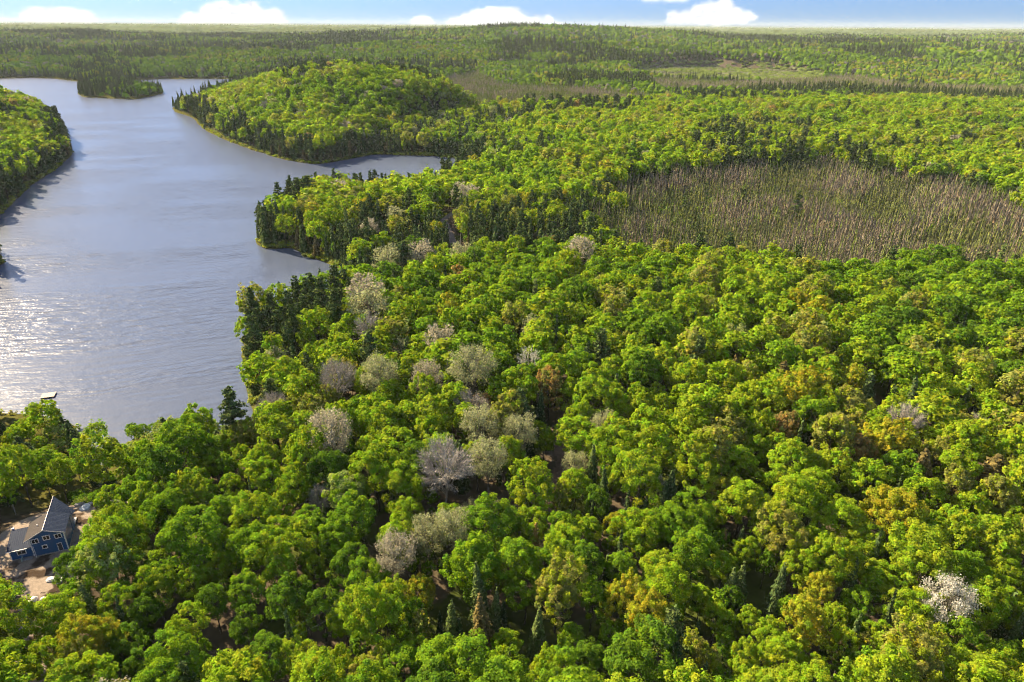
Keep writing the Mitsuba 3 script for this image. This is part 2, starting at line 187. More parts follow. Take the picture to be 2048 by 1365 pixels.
    ('F','y',101.3,112.1,11.2,18.0, None), ('F','y',66.0,106.2,9.7,17.1, None), ('F','a',60.0,101.1,7.0,12.9, None), ('F','a',57.0,96.4,6.1,11.5, None), ('F','a',71.9,86.5,7.6,13.8, "dark amber crown near the bottom edge at the right"), 
    ('M','l',67.7,90.3,6.5,11.5, None), ('F','y',59.6,88.3,6.4,12.0, None), ('M','l',69.5,140.0,11.4,18.6, None), ('M','l',62.9,131.3,9.7,16.0, None), ('M','l',70.7,130.0,10.4,17.1, None), 
    ('M','l',84.6,132.6,10.6,17.3, None), ('M','g',95.5,138.7,10.1,16.6, None), ('M','l',108.9,138.9,10.1,16.6, None), ('M','l',96.5,129.4,9.2,15.3, None), 
    ('M','l',105.3,125.3,8.6,14.4, None), ('M','l',98.1,121.3,8.0,13.6, None), ('M','l',75.4,113.6,8.4,14.1, None), ('M','g',81.8,111.8,8.3,14.0, None), ('M','l',88.7,113.1,9.1,15.2, None), 
    ('M','l',64.5,115.1,7.7,13.1, None), ('M','l',74.6,104.3,7.9,13.4, None), ('M','g',67.3,99.4,6.3,11.1, None), ('M','g',89.6,103.9,10.0,16.4, None), ('M','l',74.9,94.9,8.7,14.6, None), 
    ('M','g',81.9,89.8,8.4,14.2, None), ('M','l',100.6,106.4,8.0,13.6, None), ('M','l',95.2,97.5,7.5,12.9, None), ('M','l',84.4,84.1,7.5,12.8, None), ('M','l',47.7,84.9,8.1,13.8, None), 
    ('M','l',53.1,84.0,6.2,11.0, None), ('M','d',60.2,83.8,6.2,11.0, None), ('S','c',53.4,103.1,3.9,14.2, None), ('S','c',68.1,103.4,4.3,15.3, None), ('S','c',62.1,132.5,3.4,12.6, None), 
    ('S','c',93.6,92.1,3.3,12.3, None), ('W','n',-135.8,451.3,17.8,25.0, "taller of the two dark pines standing on the point in the lake"), ('W','n',-138.8,441.9,12.8,25.0, "shorter of the two dark pines standing on the point in the lake"), 
    ('W','n',-105.0,462.6,8.5,21.6, None), ('F','o',-124.9,416.0,16.6,18.0, None), ('F','l',-114.9,414.3,16.5,18.0, None), ('M','l',-100.8,408.0,14.1,20.0, None), 
    ('M','l',-89.6,414.2,14.3,20.0, None), ('F','o',-72.5,405.4,20.5,18.0, None), ('M','l',-54.6,402.5,12.8,20.0, None), ('M','l',-48.5,393.7,13.6,20.0, None), 
    ('P','k',-32.3,418.7,12.4,24.0, None), ('P','k',-25.7,432.0,10.2,20.9, None), ('M','l',-82.6,474.3,16.2,20.0, None), ('M','l',-57.5,472.6,14.9,20.0, None), 
    ('M','l',-40.5,514.0,20.1,20.0, None), ('W','n',-50.7,300.9,13.2,25.0, "dark pine rising beside the pale crowns below the road bend"), ('P','k',-41.9,300.0,12.9,24.0, None), 
    ('F','y',-34.4,318.3,9.6,16.9, None), ('P','s',-23.4,304.9,10.3,21.1, None), ('F','l',-36.1,295.8,14.7,18.0, None), ('P','s',-56.3,296.4,13.8,24.0, None), 
    ('F','r',-23.0,277.0,10.8,18.0, None), ('P','k',31.8,301.8,13.9,24.0, None), ('S','c',-17.3,307.9,5.1,17.0, None), ('F','r',20.0,327.7,8.9,15.8, None), 
    ('F','a',-39.1,357.9,8.7,15.5, None), ('T','y',-28.1,358.3,6.8,19.0, None), ('M','l',-7.9,289.1,11.2,18.2, None), ('M','l',16.3,285.9,11.1,18.1, None), 
    ('M','l',-140.5,176.1,10.7,13.3, "big bright green tree at the left edge by the lake"), ('M','l',-142.6,167.4,8.1,10.3, None), ('F','l',-125.7,175.7,6.7,8.7, "thin leaning birch with sparse leaves over the water"), 
    ('S','c',-130.1,170.9,3.3,12.1, None), ('S','c',-122.4,162.5,4.1,14.7, None), ('H','c',-119.2,173.0,3.8,5.4, "dark cedar top at the waterline beside the glitter"), 
    ('S','c',-114.4,154.1,3.2,12.0, None), ('M','g',-119.7,155.7,6.1,8.0, None), ('H','c',-109.4,151.9,5.3,7.1, "dark cedar on the bank behind the blue house"), 
    ('M','g',-128.3,154.5,8.1,10.3, None), ('M','d',-130.8,150.1,7.9,10.1, None), ('M','d',-123.3,148.1,6.3,8.2, None), ('F','o',-141.5,159.6,4.7,6.5, None), 
    ('H','c',-154.6,176.0,4.4,6.0, None), ('F','o',-112.1,162.8,4.9,6.6, None), ('M','l',-103.0,155.7,6.6,8.6, None), ('F','p',-92.6,156.6,9.0,15.9, None), 
    ('F','p',-101.8,170.6,5.6,7.4, None), ('W','n',-78.1,165.0,10.1,25.0, "lone pine standing against the lake in front of the forest"), ('M','l',-88.4,170.9,3.6,5.1, None), 
    ('M','l',-78.1,160.3,7.0,12.1, None), ('F','y',-97.8,173.5,5.4,7.2, None), ('F','a',-95.2,154.7,3.3,9.0, None), ('M','l',-85.6,156.3,4.4,10.0, None), ('M','l',-78.1,150.0,6.9,12.0, None), 
    ('M','l',-92.4,137.7,6.4,11.3, None), ('M','l',-87.1,144.8,4.4,10.0, None), ('M','l',-81.4,131.4,8.1,13.7, None), ('M','l',-78.8,140.6,7.0,12.2, None), 
    ('M','l',-70.3,140.0,6.0,10.7, None), ('M','g',-64.4,131.2,5.5,10.0, None), ('M','l',-70.6,131.1,5.7,10.3, None), ('M','l',-68.9,149.2,5.8,10.4, None), 
    ('M','d',-94.8,150.8,4.0,10.0, None), ('F','o',-73.3,166.0,5.7,10.9, None), ('M','g',-77.6,123.1,10.4,17.1, None), ('M','l',-83.9,116.5,9.1,15.2, None), 
    ('M','l',-74.8,116.6,6.2,10.9, None), ('M','l',-61.5,115.1,7.9,13.4, None), ('M','g',-67.3,126.5,7.8,13.3, None), ('M','l',-60.3,108.7,7.3,12.6, None), 
    ('M','l',-63.9,103.5,7.3,12.6, None), ('M','l',-56.6,116.1,6.1,10.9, None), ('M','g',-75.1,106.6,7.5,12.8, None), ('M','l',-75.8,98.9,8.2,13.9, None), 
    ('M','d',-70.4,96.8,6.7,11.8, None), ('M','l',-60.1,92.2,7.8,13.3, "maple with bright leaf tufts above the dark roadside gap"), ('M','d',-57.9,99.3,7.1,12.3, None), 
    ('M','g',-52.6,101.3,7.2,12.5, None), ('M','l',-75.7,93.6,6.3,11.2, None), ('M','d',-68.6,88.6,7.1,12.3, None), ('M','d',-64.4,84.7,6.4,11.3, None), ('M','l',-48.1,81.0,7.9,13.4, None), 
    ('M','d',-53.8,85.4,3.7,10.0, None), ('M','d',-49.8,94.5,6.1,10.9, None), ('M','l',-62.6,106.7,5.2,10.0, None), ('P','s',-85.3,109.7,5.0,11.2, None), ('F','y',-85.9,113.4,10.4,18.0, "yellow green tree overhanging the right side of the blue house"), 
    ('M','l',-93.3,128.0,7.6,13.0, None), ('F','p',-81.4,105.8,11.7,18.0, "hazy olive tree between the gravel yard and the maples"), ('M','l',-90.2,90.5,11.4,18.5, None), 
    ('M','l',-86.3,83.2,9.1,15.1, None), ('M','l',-84.0,93.8,9.8,16.2, None), ('M','l',-81.7,110.6,12.0,19.4, None), ('F','y',-90.0,112.8,5.8,11.0, None), 
    ('M','g',-85.5,100.0,7.2,12.5, None), 
]

# ---------------------------------------------------------------- terrain
def smooth01(a, b, x):
    t = np.clip((np.asarray(x, float) - a) / (b - a), 0, 1)
    return t * t * (3 - 2 * t)

LAKE_POLY = shapely.Polygon(LAKE).buffer(0).difference(shapely.Polygon(ISLAND).buffer(0))
GX0, GX1, GY0, GY1, GS = -1900.0, 1500.0, -100.0, 2700.0, 4.0
_gx, _gy = np.meshgrid(np.arange(GX0, GX1, GS), np.arange(GY0, GY1, GS), indexing="ij")


def raster(poly):
    return shapely.contains_xy(poly, _gx.ravel(), _gy.ravel()).reshape(_gx.shape)


def signed(poly):
    m = raster(poly)
    return (distance_transform_edt(~m) - distance_transform_edt(m)) * GS


def sampler(grid, outside=None):
    def f(x, y):
        c = np.stack([(np.asarray(x, float) - GX0) / GS, (np.asarray(y, float) - GY0) / GS])
        v = map_coordinates(grid, c.reshape(2, -1), order=1, mode="nearest").reshape(c.shape[1:])
        if outside is not None:
            inside = (c[0] >= 0) & (c[0] < grid.shape[0] - 1) & (c[1] >= 0) & (c[1] < grid.shape[1] - 1)
            v = np.where(inside, v, outside)
        return v
    return f


shore_dist = sampler(gaussian_filter(signed(LAKE_POLY), 0.6), 400.0)           # > 0 on land
_soft = lambda name, w: sampler(gaussian_filter(raster(shapely.Polygon(name).buffer(12 if name is MIDCON else 0)).astype(float), w), 0.0)
bog_mask, bogfar_mask, bogright_mask, meadow_mask = (_soft(n, 2.5) for n in (BOG, BOGFAR, BOGRIGHT, MEADOW))
wet_bog = _soft(BOG, 9.0)                                                       # the ground falls gently towards the bog
point_mask, nbay_mask, midcon_mask, nearpine_mask = (_soft(n, 3.0) for n in (POINT, NBAY, MIDCON, NEARPINE))
yard_mask, bank_mask = _soft(YARD, 0.5), _soft(BANK, 0.8)
_ROADLINE = shapely.LineString(ROAD)

# hills: centre, radii, height, turn (degrees)
HILLS = [(-215, 930, 170, 165, 46, 0), (-560, 830, 190, 150, 40, 20), (420, 860, 420, 170, 14, 0), (90, 610, 150, 90, 6, 0),
         (-30, 2300, 620, 330, 34, 0), (280, 3500, 1250, 620, 58, 0), (-1100, 2150, 700, 300, 22, 8), (-1900, 3300, 900, 420, 30, 0),
         (1700, 2700, 800, 380, 30, -8), (2300, 1800, 700, 300, 26, 0), (1100, 2150, 500, 200, 20, 6), (-400, 1830, 330, 140, 12, 0), (-70, 470, 90, 55, -4, 0)]


def height(x, y):
    x, y = np.asarray(x, float), np.asarray(y, float)
    d = shore_dist(x, y)
    r = np.hypot(x, y)
    q = np.stack([x, y, x * 0], -1)
    big = meshkit.fbm(q / 700.0, 3, 5) - 0.5
    mid = meshkit.fbm(q / 90.0, 2, 9) - 0.5
    base = 8.5 + 3.0 * mid + 58.0 * big * smooth01(900, 2600, r) + 34.0 * smooth01(1700, 5200, r) + 22.0 * smooth01(4000, 9000, r)
    base = base + 3.5 * smooth01(90, 30, r)
    for cx, cy, sx, sy, hh, turn in HILLS:
        c, s = math.cos(math.radians(turn)), math.sin(math.radians(turn))
        u, v = (x - cx) * c + (y - cy) * s, -(x - cx) * s + (y - cy) * c
        base = base + hh * np.exp(-((u / sx) ** 2 + (v / sy) ** 2))
    wet = np.maximum.reduce([wet_bog(x, y), bogfar_mask(x, y), bogright_mask(x, y), meadow_mask(x, y)])
    wet = np.maximum(wet, 0.8 * np.maximum(nbay_mask(x, y), point_mask(x, y)))
    base = base * (1 - wet) + (2.6 + 0.8 * mid) * wet
    land = 0.35 + base * (1 - np.exp(-np.maximum(d, 0) / 45.0))
    yard = smooth01(30, 15, np.hypot((x + 106) / 1.0, (y - 120) / 0.9))
    land = land * (1 - yard) + 8.0 * yard
    return np.where(d > 0, land, 0.35 + np.maximum(d * 0.25, -3.0))


# ---------------------------------------------------------------- ground, water, roads
def grid_mesh(x, y, z):
    n, m = x.shape
    i, j = np.meshgrid(np.arange(n - 1), np.arange(m - 1), indexing="ij")
    a = (i * m + j).ravel()
    return np.stack([x.ravel(), y.ravel(), z.ravel()], 1), np.stack([a, a + m, a + m + 1, a + 1], 1)


def structure(name, entry, label=None):
    scene[name] = entry
    labels[name] = {"kind": "structure"}
    if label:
        labels[name]["label"] = label


azim = np.radians(np.concatenate([np.arange(-180, -56, 4), np.arange(-56, 56, 0.28), np.arange(56, 180.1, 4)]))
radii = np.concatenate([[0.5, 20], 40 * (18000 / 40) ** (np.linspace(0, 1, 330))])
_rr, _aa = np.meshgrid(radii, azim, indexing="ij")
_x, _y = _rr * np.sin(_aa), _rr * np.cos(_aa)
_v, _q = grid_mesh(_x, _y, height(_x, _y))
structure("ground", mikit.ply((_v, _q[:, ::-1]), "floor_material", smooth=True), "rolling forest floor reaching to the horizon")


def flat_sheet(poly, z, step=None):
    v, f = trimesh.creation.triangulate_polygon(poly, engine="earcut")
    return np.column_stack([v, np.full(len(v), z)]), f


_wv, _wf = flat_sheet(LAKE_POLY.buffer(7).simplify(1.0), 0.0)
_c = np.cross(_wv[_wf[:, 1]] - _wv[_wf[:, 0]], _wv[_wf[:, 2]] - _wv[_wf[:, 0]])[:, 2]
_wf[_c < 0] = _wf[_c < 0][:, ::-1]
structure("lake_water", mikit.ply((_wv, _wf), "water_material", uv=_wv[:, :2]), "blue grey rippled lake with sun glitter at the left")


def draped(poly, step, lift):
    x0, y0, x1, y1 = poly.bounds
    gx, gy = np.meshgrid(np.arange(x0 - step, x1 + 2 * step, step), np.arange(y0 - step, y1 + 2 * step, step), indexing="ij")
    v, q = grid_mesh(gx, gy, height(gx, gy) + lift)
    keep = shapely.contains_xy(poly, v[q].mean(1)[:, 0], v[q].mean(1)[:, 1])
    used, inv = np.unique(q[keep].ravel(), return_inverse=True)
    return v[used], inv.reshape(-1, 4)


_wob = np.random.default_rng(4)
YARD_POLY = shapely.Polygon(YARD).buffer(2).buffer(-2)
structure("gravel_yard", mikit.ply(draped(YARD_POLY, 0.5, 0.10), "gravel_material", smooth=True), "tan gravel yard in front of the blue house")
DRIVE_POLY = shapely.LineString(DRIVE).buffer(2.6)
structure("driveway", mikit.ply(draped(DRIVE_POLY.difference(YARD_POLY), 0.5, 0.10), "gravel_material", smooth=True), "tan dirt driveway between the trees below the house")
ROAD_POLY = _ROADLINE.buffer(2.0)
structure("forest_road", mikit.ply(draped(ROAD_POLY, 0.8, 0.13), "road_material", smooth=True), "narrow grey gravel road bend below the conifers")
TRACK_POLY = shapely.LineString(TRACK).buffer(1.9)
structure("forest_track", mikit.ply(draped(TRACK_POLY, 0.6, 0.13), "track_material", smooth=True), "brown dirt track in a slot between the crowns")

# ---------------------------------------------------------------- plant meshes
def unit(a):
    return a / np.maximum(np.linalg.norm(a, axis=-1, keepdims=True), 1e-9)


def sphere_dirs(rng, n):
    return unit(rng.normal(size=(n, 3)))


def cards(rng, p, nrm, size, aspect=1.0):
    """one triangle per leaf spray at p, facing nrm"""
    n = len(p)
    a = unit(np.cross(nrm, sphere_dirs(rng, n)))
    b = np.cross(nrm, a)
    s = (np.broadcast_to(size, (n,)) * rng.uniform(0.7, 1.3, n))[:, None]
    v = np.stack([p + a * s * aspect, p + (-0.5 * a * aspect + 0.87 * b) * s, p + (-0.5 * a * aspect - 0.87 * b) * s], 1)
    return v.reshape(-1, 3), np.arange(3 * n).reshape(-1, 3)


def spikes(rng, p, d, length, width):
    """slender triangles from p along d: twigs, needle sprays"""
    n = len(p)
    s = unit(np.cross(d, sphere_dirs(rng, n))) * np.reshape(width, (-1, 1))
    v = np.stack([p - s, p + s, p + d * np.reshape(length, (-1, 1))], 1)
    return v.reshape(-1, 3), np.arange(3 * n).reshape(-1, 3)


def tint(rng, n, base, value=0.14, hue=0.08, groups=None, top=0.85):
    """a colour for each of n triangles, three vertices each"""
    k = 1 + value * rng.normal(size=n)
    h = hue * rng.normal(size=n)
    if groups is not None:
        k = k * (1 + 0.10 * rng.normal(size=groups.max() + 1)[groups])
        h = h + hue * rng.normal(size=groups.max() + 1)[groups]
    c = np.asarray(base)[None] * np.clip(k, 0.4, 1.7)[:, None] * np.stack([1 + h, 1 + 0 * h, 1 - h], 1)
    return np.repeat(np.clip(c, 0.002, top), 3, 0)


def limb(p0, p1, r0, r1, sides=6):
    p0, p1 = np.asarray(p0, float), np.asarray(p1, float)
    d = unit(p1 - p0)
    a = unit(np.cross(d, [0.31, 0.95, 0.05] if abs(d[2]) > 0.5 else [0, 0, 1.0]))
    b = np.cross(d, a)
    t = np.arange(sides) * 2 * np.pi / sides
    ring = np.cos(t)[:, None] * a + np.sin(t)[:, None] * b
    v = np.vstack([p0 + ring * r0, p1 + ring * r1])
    i = np.arange(sides)
    j = (i + 1) % sides
    return v, np.vstack([np.stack([i, j, j + sides], 1), np.stack([i, j + sides, i + sides], 1)])


def join(parts):
    vs, fs, at = [], [], 0
    for v, f in parts:
        vs.append(v)
        fs.append(f + at)
        at += len(v)
    return np.vstack(vs), np.vstack(fs)


def trunk_mesh(rng, top, r, lean=0.3, limbs=(), colour=(0.085, 0.070, 0.058)):
    z = np.linspace(0, 1, 5)
    pts = np.stack([lean * np.sin(z * 2 + rng.uniform(0, 6)) * z, lean * np.cos(z * 2.3 + rng.uniform(0, 6)) * z, z * top - 0.6 * (z == 0)], 1)
    rad = r * (1 - 0.72 * z)
    parts = [limb(pts[i], pts[i + 1], rad[i], rad[i + 1], 7) for i in range(4)]
    for z0, tip in limbs:
        base = np.array([np.interp(z0, pts[:, 2], pts[:, k]) for k in range(2)] + [z0])
        mid = (base + tip) / 2 + [0, 0, 0.12 * np.linalg.norm(np.asarray(tip) - base)]
        rr = 0.42 * np.interp(z0, pts[:, 2], rad)
        parts += [limb(base, mid, rr, rr * 0.6, 5), limb(mid, tip, rr * 0.6, rr * 0.2, 5)]
    v, f = join(parts)
    n = rng.uniform(0.8, 1.2, (len(v), 1))
    return (v, f), np.asarray(colour)[None] * n


# every builder returns (crown mesh, crown colours, trunk mesh, trunk colours, height, crown diameter)
NEIGHBOUR = {"g": "l", "l": "y", "y": "l", "o": "y", "a": "y", "r": "o", "d": "g", "p": "l"}


def broad(seed, kind, colour, lod, tone):
    rng = np.random.default_rng(seed)
    if kind == "M":                                   # maple: a dome of rounded lobes
        R, Hc, top, nl, lr, flat = 4.8, 10.4, 15.5, 165, 0.80, 0.85
    elif kind == "F":                                 # feathery, ascending sprays
        R, Hc, top, nl, lr, flat = 4.6, 10.8, 16.0, 180, 0.62, 1.25
    else:                                             # T: slim
        R, Hc, top, nl, lr, flat = 2.9, 11.0, 16.5, 80, 0.70, 1.1
    per, leaf = {3: (112, 0.170), 0: (58, 0.245), 1: (20, 0.44), 2: (10, 0.9)}[lod]
    if kind == "F":
        per = int(per * 0.9)
    if lod == 2:
        nl, lr = int(nl * 0.24), lr * 1.9
    elif lod == 1:
        nl, lr = int(nl * 0.62), lr * 1.25
    zc = top - Hc * 0.5
    k = np.arange(nl) + 0.5
    phi, cz = k * 2.39996 + rng.uniform(0, 6), 1 - 1.62 * k / nl
    d = np.stack([np.cos(phi) * np.sqrt(1 - cz**2), np.sin(phi) * np.sqrt(1 - cz**2), cz], 1)
    d = unit(d + 0.22 * rng.normal(size=d.shape))
    bulge = 0.70 + 0.60 * meshkit.fbm(d * 1.3 + seed * 3.7, 2, seed)
    depth = np.where(rng.random(nl) < 0.85, rng.uniform(0.86, 1.06, nl), rng.uniform(0.5, 0.8, nl))
    # several leading stems, each with a dome of its own
    ns = {"M": 4, "F": 3, "T": 2}[kind]
    sa = rng.uniform(0, 6) + np.arange(ns) * 2 * np.pi / ns + rng.normal(size=ns) * 0.3
    off = np.stack([np.cos(sa) * 0.42 * R, np.sin(sa) * 0.42 * R, rng.uniform(-0.17, 0.10, ns) * Hc], 1) * rng.uniform(0.7, 1.2, (ns, 1))
    off[0] = [0.1 * R * rng.normal(), 0.1 * R * rng.normal(), 0.06 * Hc]
    axes = np.array([R - lr * 0.7, R - lr * 0.7, Hc * 0.5 - lr * 0.5]) * 0.66 * rng.uniform(0.82, 1.15, (ns, 1))
    axes[:, 2] *= 1.25
    which = rng.integers(0, ns, nl)
    c = d * axes[which] * (bulge * depth)[:, None] + off[which]
    hidden = np.zeros(nl, bool)
    for q in range(ns):
        hidden |= (which != q) & ((((c - off[q]) / axes[q]) ** 2).sum(1) < 0.5)
    keep = np.flatnonzero(~hidden)
    if len(keep) < 0.6 * nl:
        keep = np.arange(nl)
    nl = len(keep)
    d, c = d[keep], c[keep]
    c[:, 2] += zc
    lobe_r = lr * rng.uniform(0.72, 1.28, nl)
    g = np.repeat(np.arange(nl), per)
    out = unit(d + [0, 0, 0.25])
    e = unit(sphere_dirs(rng, nl * per) + 0.75 * out[g])
    stretch = e.copy()
    if kind == "F" or kind == "T":                   # lobes drawn out upwards and outwards
        axis = unit(d + [0, 0, 0.9])[g]
        stretch = e + axis * (e * axis).sum(1, keepdims=True) * 0.9
    else:
        stretch[:, 2] *= flat
    p = c[g] + stretch * (lobe_r[g] * rng.uniform(0.45, 1.22, nl * per) ** 0.8)[:, None]
    nrm = unit(0.8 * e + 0.25 * out[g] + [0, 0, 0.35] + 0.75 * sphere_dirs(rng, nl * per))
    mesh = cards(rng, p, nrm, leaf)
    second = np.asarray(COLOUR[NEIGHBOUR.get(tone, tone)])
    base = np.where((rng.random(nl) < 0.3)[:, None], second, np.asarray(colour))[g]
    base = np.where((rng.random(nl * per) < 0.12)[:, None], second, base)
    col = tint(rng, nl * per, (1, 1, 1), 0.22, 0.07, g, 4.0) * np.repeat(base, 3, 0)
    lim = [(rng.uniform(0.35, 0.62) * top, c[i] * [0.8, 0.8, 1]) for i in rng.choice(nl, 9, False)] if lod != 2 else []
    bark = (0.40, 0.38, 0.34) if kind == "T" else (0.085, 0.072, 0.060)
    tm, tc = trunk_mesh(rng, zc + 1.0, 0.20, 0.5, lim, bark)
    return mesh, col, tm, tc, top, 2 * R


def pale(seed, colour, lod, twig_share, twig_colour, size=1.0):
    """trees just coming into leaf or bare: fine twigs and small pale leaves"""
    rng = np.random.default_rng(seed)
    R, Hc, top = 4.6, 9.6, 17.0
    n, leaf, tw = {0: (5200, 0.17, 0.030), 1: (1500, 0.31, 0.06), 2: (320, 0.62, 0.13)}[lod]
    zc = top - Hc * 0.5
    nb = 60
    k = np.arange(nb) + 0.5
    phi, cz = k * 2.39996 + rng.uniform(0, 6), 1 - 1.45 * k / nb
    d = unit(np.stack([np.cos(phi) * np.sqrt(1 - cz**2), np.sin(phi) * np.sqrt(1 - cz**2), cz], 1) + 0.25 * rng.normal(size=(nb, 3)))
    bulge = 0.75 + 0.5 * meshkit.fbm(d * 1.4 + seed, 2, seed)
    tip = d * np.array([R, R, Hc / 2]) * (bulge * rng.uniform(0.85, 1.03, nb))[:, None] + [0, 0, zc]
    axis = unit(d + [0, 0, 0.8])
    nt, nlf = int(n * twig_share), int(n * (1 - twig_share))
    parts, cols = [], []
    if nlf:
        g = rng.integers(0, nb, nlf)
        t = rng.uniform(0, 1, nlf)[:, None] ** 0.6
        p = tip[g] - axis[g] * (1 - t) * 2.6 + rng.normal(size=(nlf, 3)) * (0.55 * (1.15 - 0.5 * t))
        parts.append(cards(rng, p, unit(axis[g] + 1.0 * sphere_dirs(rng, nlf)), leaf))
        cols.append(tint(rng, nlf, colour, 0.15, 0.05))
    if nt:
        g = rng.integers(0, nb, nt)
        t = rng.uniform(0, 1, nt)[:, None]
        p = tip[g] - axis[g] * (1 - t) * 3.2 + rng.normal(size=(nt, 3)) * 0.35 * t
        dd = unit(axis[g] + 0.65 * sphere_dirs(rng, nt))
        parts.append(spikes(rng, p, dd, rng.uniform(0.6, 1.5, nt), tw))
        cols.append(tint(rng, nt, twig_colour, 0.15, 0.03))
    lim = [(rng.uniform(0.3, 0.6) * top, tip[i] - axis[i] * 0.8) for i in rng.choice(nb, {0: 34, 1: 16, 2: 6}[lod], False)]
    tm, tc = trunk_mesh(rng, zc + 2.0, 0.19, 0.5, lim, np.array(twig_colour) * 0.95)
    return join(parts), np.vstack(cols), tm, tc, top, 2 * R


def pine(seed, colour, lod):
    """white pine: bare lower trunk, irregular whorls of level boughs"""
    rng = np.random.default_rng(seed)
    top, R = 22.0, 4.3
    tuft, leaf = {0: (11, 0.30), 1: (5, 0.46), 2: (2, 0.85)}[lod]
    ps, gs, ds, lim = [], [], [], []
    z = 0.30 * top
    b = 0
    while z < top - 0.5:
        t = (z - 0.3 * top) / (0.7 * top)
        reach = R * (0.62 + 0.55 * math.sin(min(t * 2.2, 1) * math.pi / 2) - 1.05 * t) * rng.uniform(0.75, 1.15) if t < 0.95 else 0.5
        for _ in range(rng.integers(4, 7)):
            a = rng.uniform(0, 2 * math.pi)
            L = max(0.5, reach * rng.uniform(0.55, 1.25))
            dirn = np.array([math.cos(a), math.sin(a), rng.uniform(0.05, 0.35)])
            lim.append((z, np.array([0, 0, z]) + dirn * L * 0.9))
            m = max(2, int(L * 3.0))
            s = rng.uniform(0.35, 1.0, m)
            c = np.array([0, 0, z]) + dirn * L * s[:, None] + rng.normal(size=(m, 3)) * [0.34, 0.34, 0.12]
            ps.append(np.repeat(c, tuft, 0) + rng.normal(size=(m * tuft, 3)) * [0.30, 0.30, 0.16])
            ds.append(np.repeat(dirn[None], m * tuft, 0))
            gs.append(np.full(m * tuft, b))
            b += 1
        z += rng.uniform(0.85, 1.35)
    p, g, dd = np.vstack(ps), np.concatenate(gs), np.vstack(ds)
    nrm = unit(np.array([0, 0, 0.9]) + 0.9 * sphere_dirs(rng, len(p)) + 0.2 * dd)
    mesh = cards(rng, p, nrm, leaf, 1.3)
    col = tint(rng, len(p), colour, 0.18, 0.06, g)
    tm, tc = trunk_mesh(rng, top - 0.4, 0.27, 0.25, lim if lod == 0 else lim[::4] if lod == 1 else [], (0.075, 0.062, 0.052))
    return mesh, col, tm, tc, top, 2 * R


def cone(seed, colour, lod, R, top, droop, dense, bare=0.08, gap=0.0):
    """spruce, fir, hemlock, bog spires: short boughs in rings"""
    rng = np.random.default_rng(seed)
    n, leaf = {0: (int(3000 * dense), 0.24), 1: (int(620 * dense), 0.5), 2: (int(120 * dense), 0.95)}[lod]
    leaf *= (R / 2.2) ** 0.5
    t = 1 - np.sqrt(rng.uniform(0.0005, 1, n))                  # more boughs low down
    ring = np.floor(t * 17) / 17 + rng.uniform(0, 0.02, n)
    t = np.where(rng.random(n) < 0.75, ring, t)
    a = rng.uniform(0, 2 * np.pi, n)
    ragged = 0.30 + 1.30 * meshkit.noise(np.stack([np.cos(a) * 2.6, np.sin(a) * 2.6, t * 19 + seed], 1), seed)
    if gap:
        keep = meshkit.noise(np.stack([np.cos(a) * 1.3, np.sin(a) * 1.3, t * 7 + seed * 2.1], 1), seed + 3) > gap
        t, a, ragged = t[keep], a[keep], ragged[keep]
        n = len(t)
    reach = R * (1 - t) ** 0.85 * ragged
    s = np.sqrt(rng.uniform(0.12, 1, n))
    rad = reach * s + 0.05
    z = top * (bare + (1 - bare) * t) - droop * rad + rng.normal(size=n) * 0.1
    out = np.stack([np.cos(a), np.sin(a), a * 0], 1)
    p = np.stack([np.cos(a) * rad, np.sin(a) * rad, z], 1)
    nrm = unit(0.55 * out + [0, 0, 0.75] + 0.6 * sphere_dirs(rng, n))
    mesh = cards(rng, p, nrm, leaf, 1.2)
    col = tint(rng, n, colour, 0.18, 0.06)
    tip = spikes(rng, np.array([[0, 0, top * 0.9]]), np.array([[0, 0, 1.0]]), [top * 0.12], [0.10])
    v, f = join([mesh, tip])
    col = np.vstack([col, np.repeat(np.asarray(colour)[None], 3, 0)])
    tm, tc = trunk_mesh(rng, top * 0.93, 0.11 + 0.012 * top * R / 2.2, 0.1, [], (0.10, 0.085, 0.072))
    return (v, f), col, tm, tc, top, 2 * R


def spire(seed, colour, lod):
    """bog spruce: a thin ragged spire of short drooping boughs on a bare pole"""
    rng = np.random.default_rng(seed)
    top, R = 12.0, 0.80
    tiers, k = {0: (20, 5), 1: (12, 4), 2: (7, 3)}[lod]
    vs = []
    for i in range(tiers):
        t = i / tiers
        z1 = top * (0.12 + 0.88 * t)
        drop = top * 0.88 / tiers * rng.uniform(1.2, 1.9)
        rad = R * (1 - 0.86 * t) * rng.uniform(0.55, 1.2)
        a = rng.uniform(0, 6.28) + np.arange(k) * 2 * np.pi / k + rng.normal(size=k) * 0.25
        for b in a:
            if rng.random() < 0.18:
                continue
            r_, w = rad * rng.uniform(0.7, 1.25), 0.75 * np.pi / k * rng.uniform(0.7, 1.2)
            vs.append([[0, 0, z1 + drop * 0.6], [r_ * math.cos(b - w), r_ * math.sin(b - w), z1 - drop * 0.4 * rng.uniform(0.6, 1.4)], [r_ * math.cos(b + w), r_ * math.sin(b + w), z1 - drop * 0.4 * rng.uniform(0.6, 1.4)]])
    vs = np.array(vs).reshape(-1, 3)
    f = np.arange(len(vs)).reshape(-1, 3)
    col = tint(rng, len(f), colour, 0.20, 0.06)
    tm, tc = trunk_mesh(rng, top * 0.98, 0.13, 0.1, [], (0.17, 0.15, 0.13))
    return (vs, f), col, tm, tc, top, 2 * R


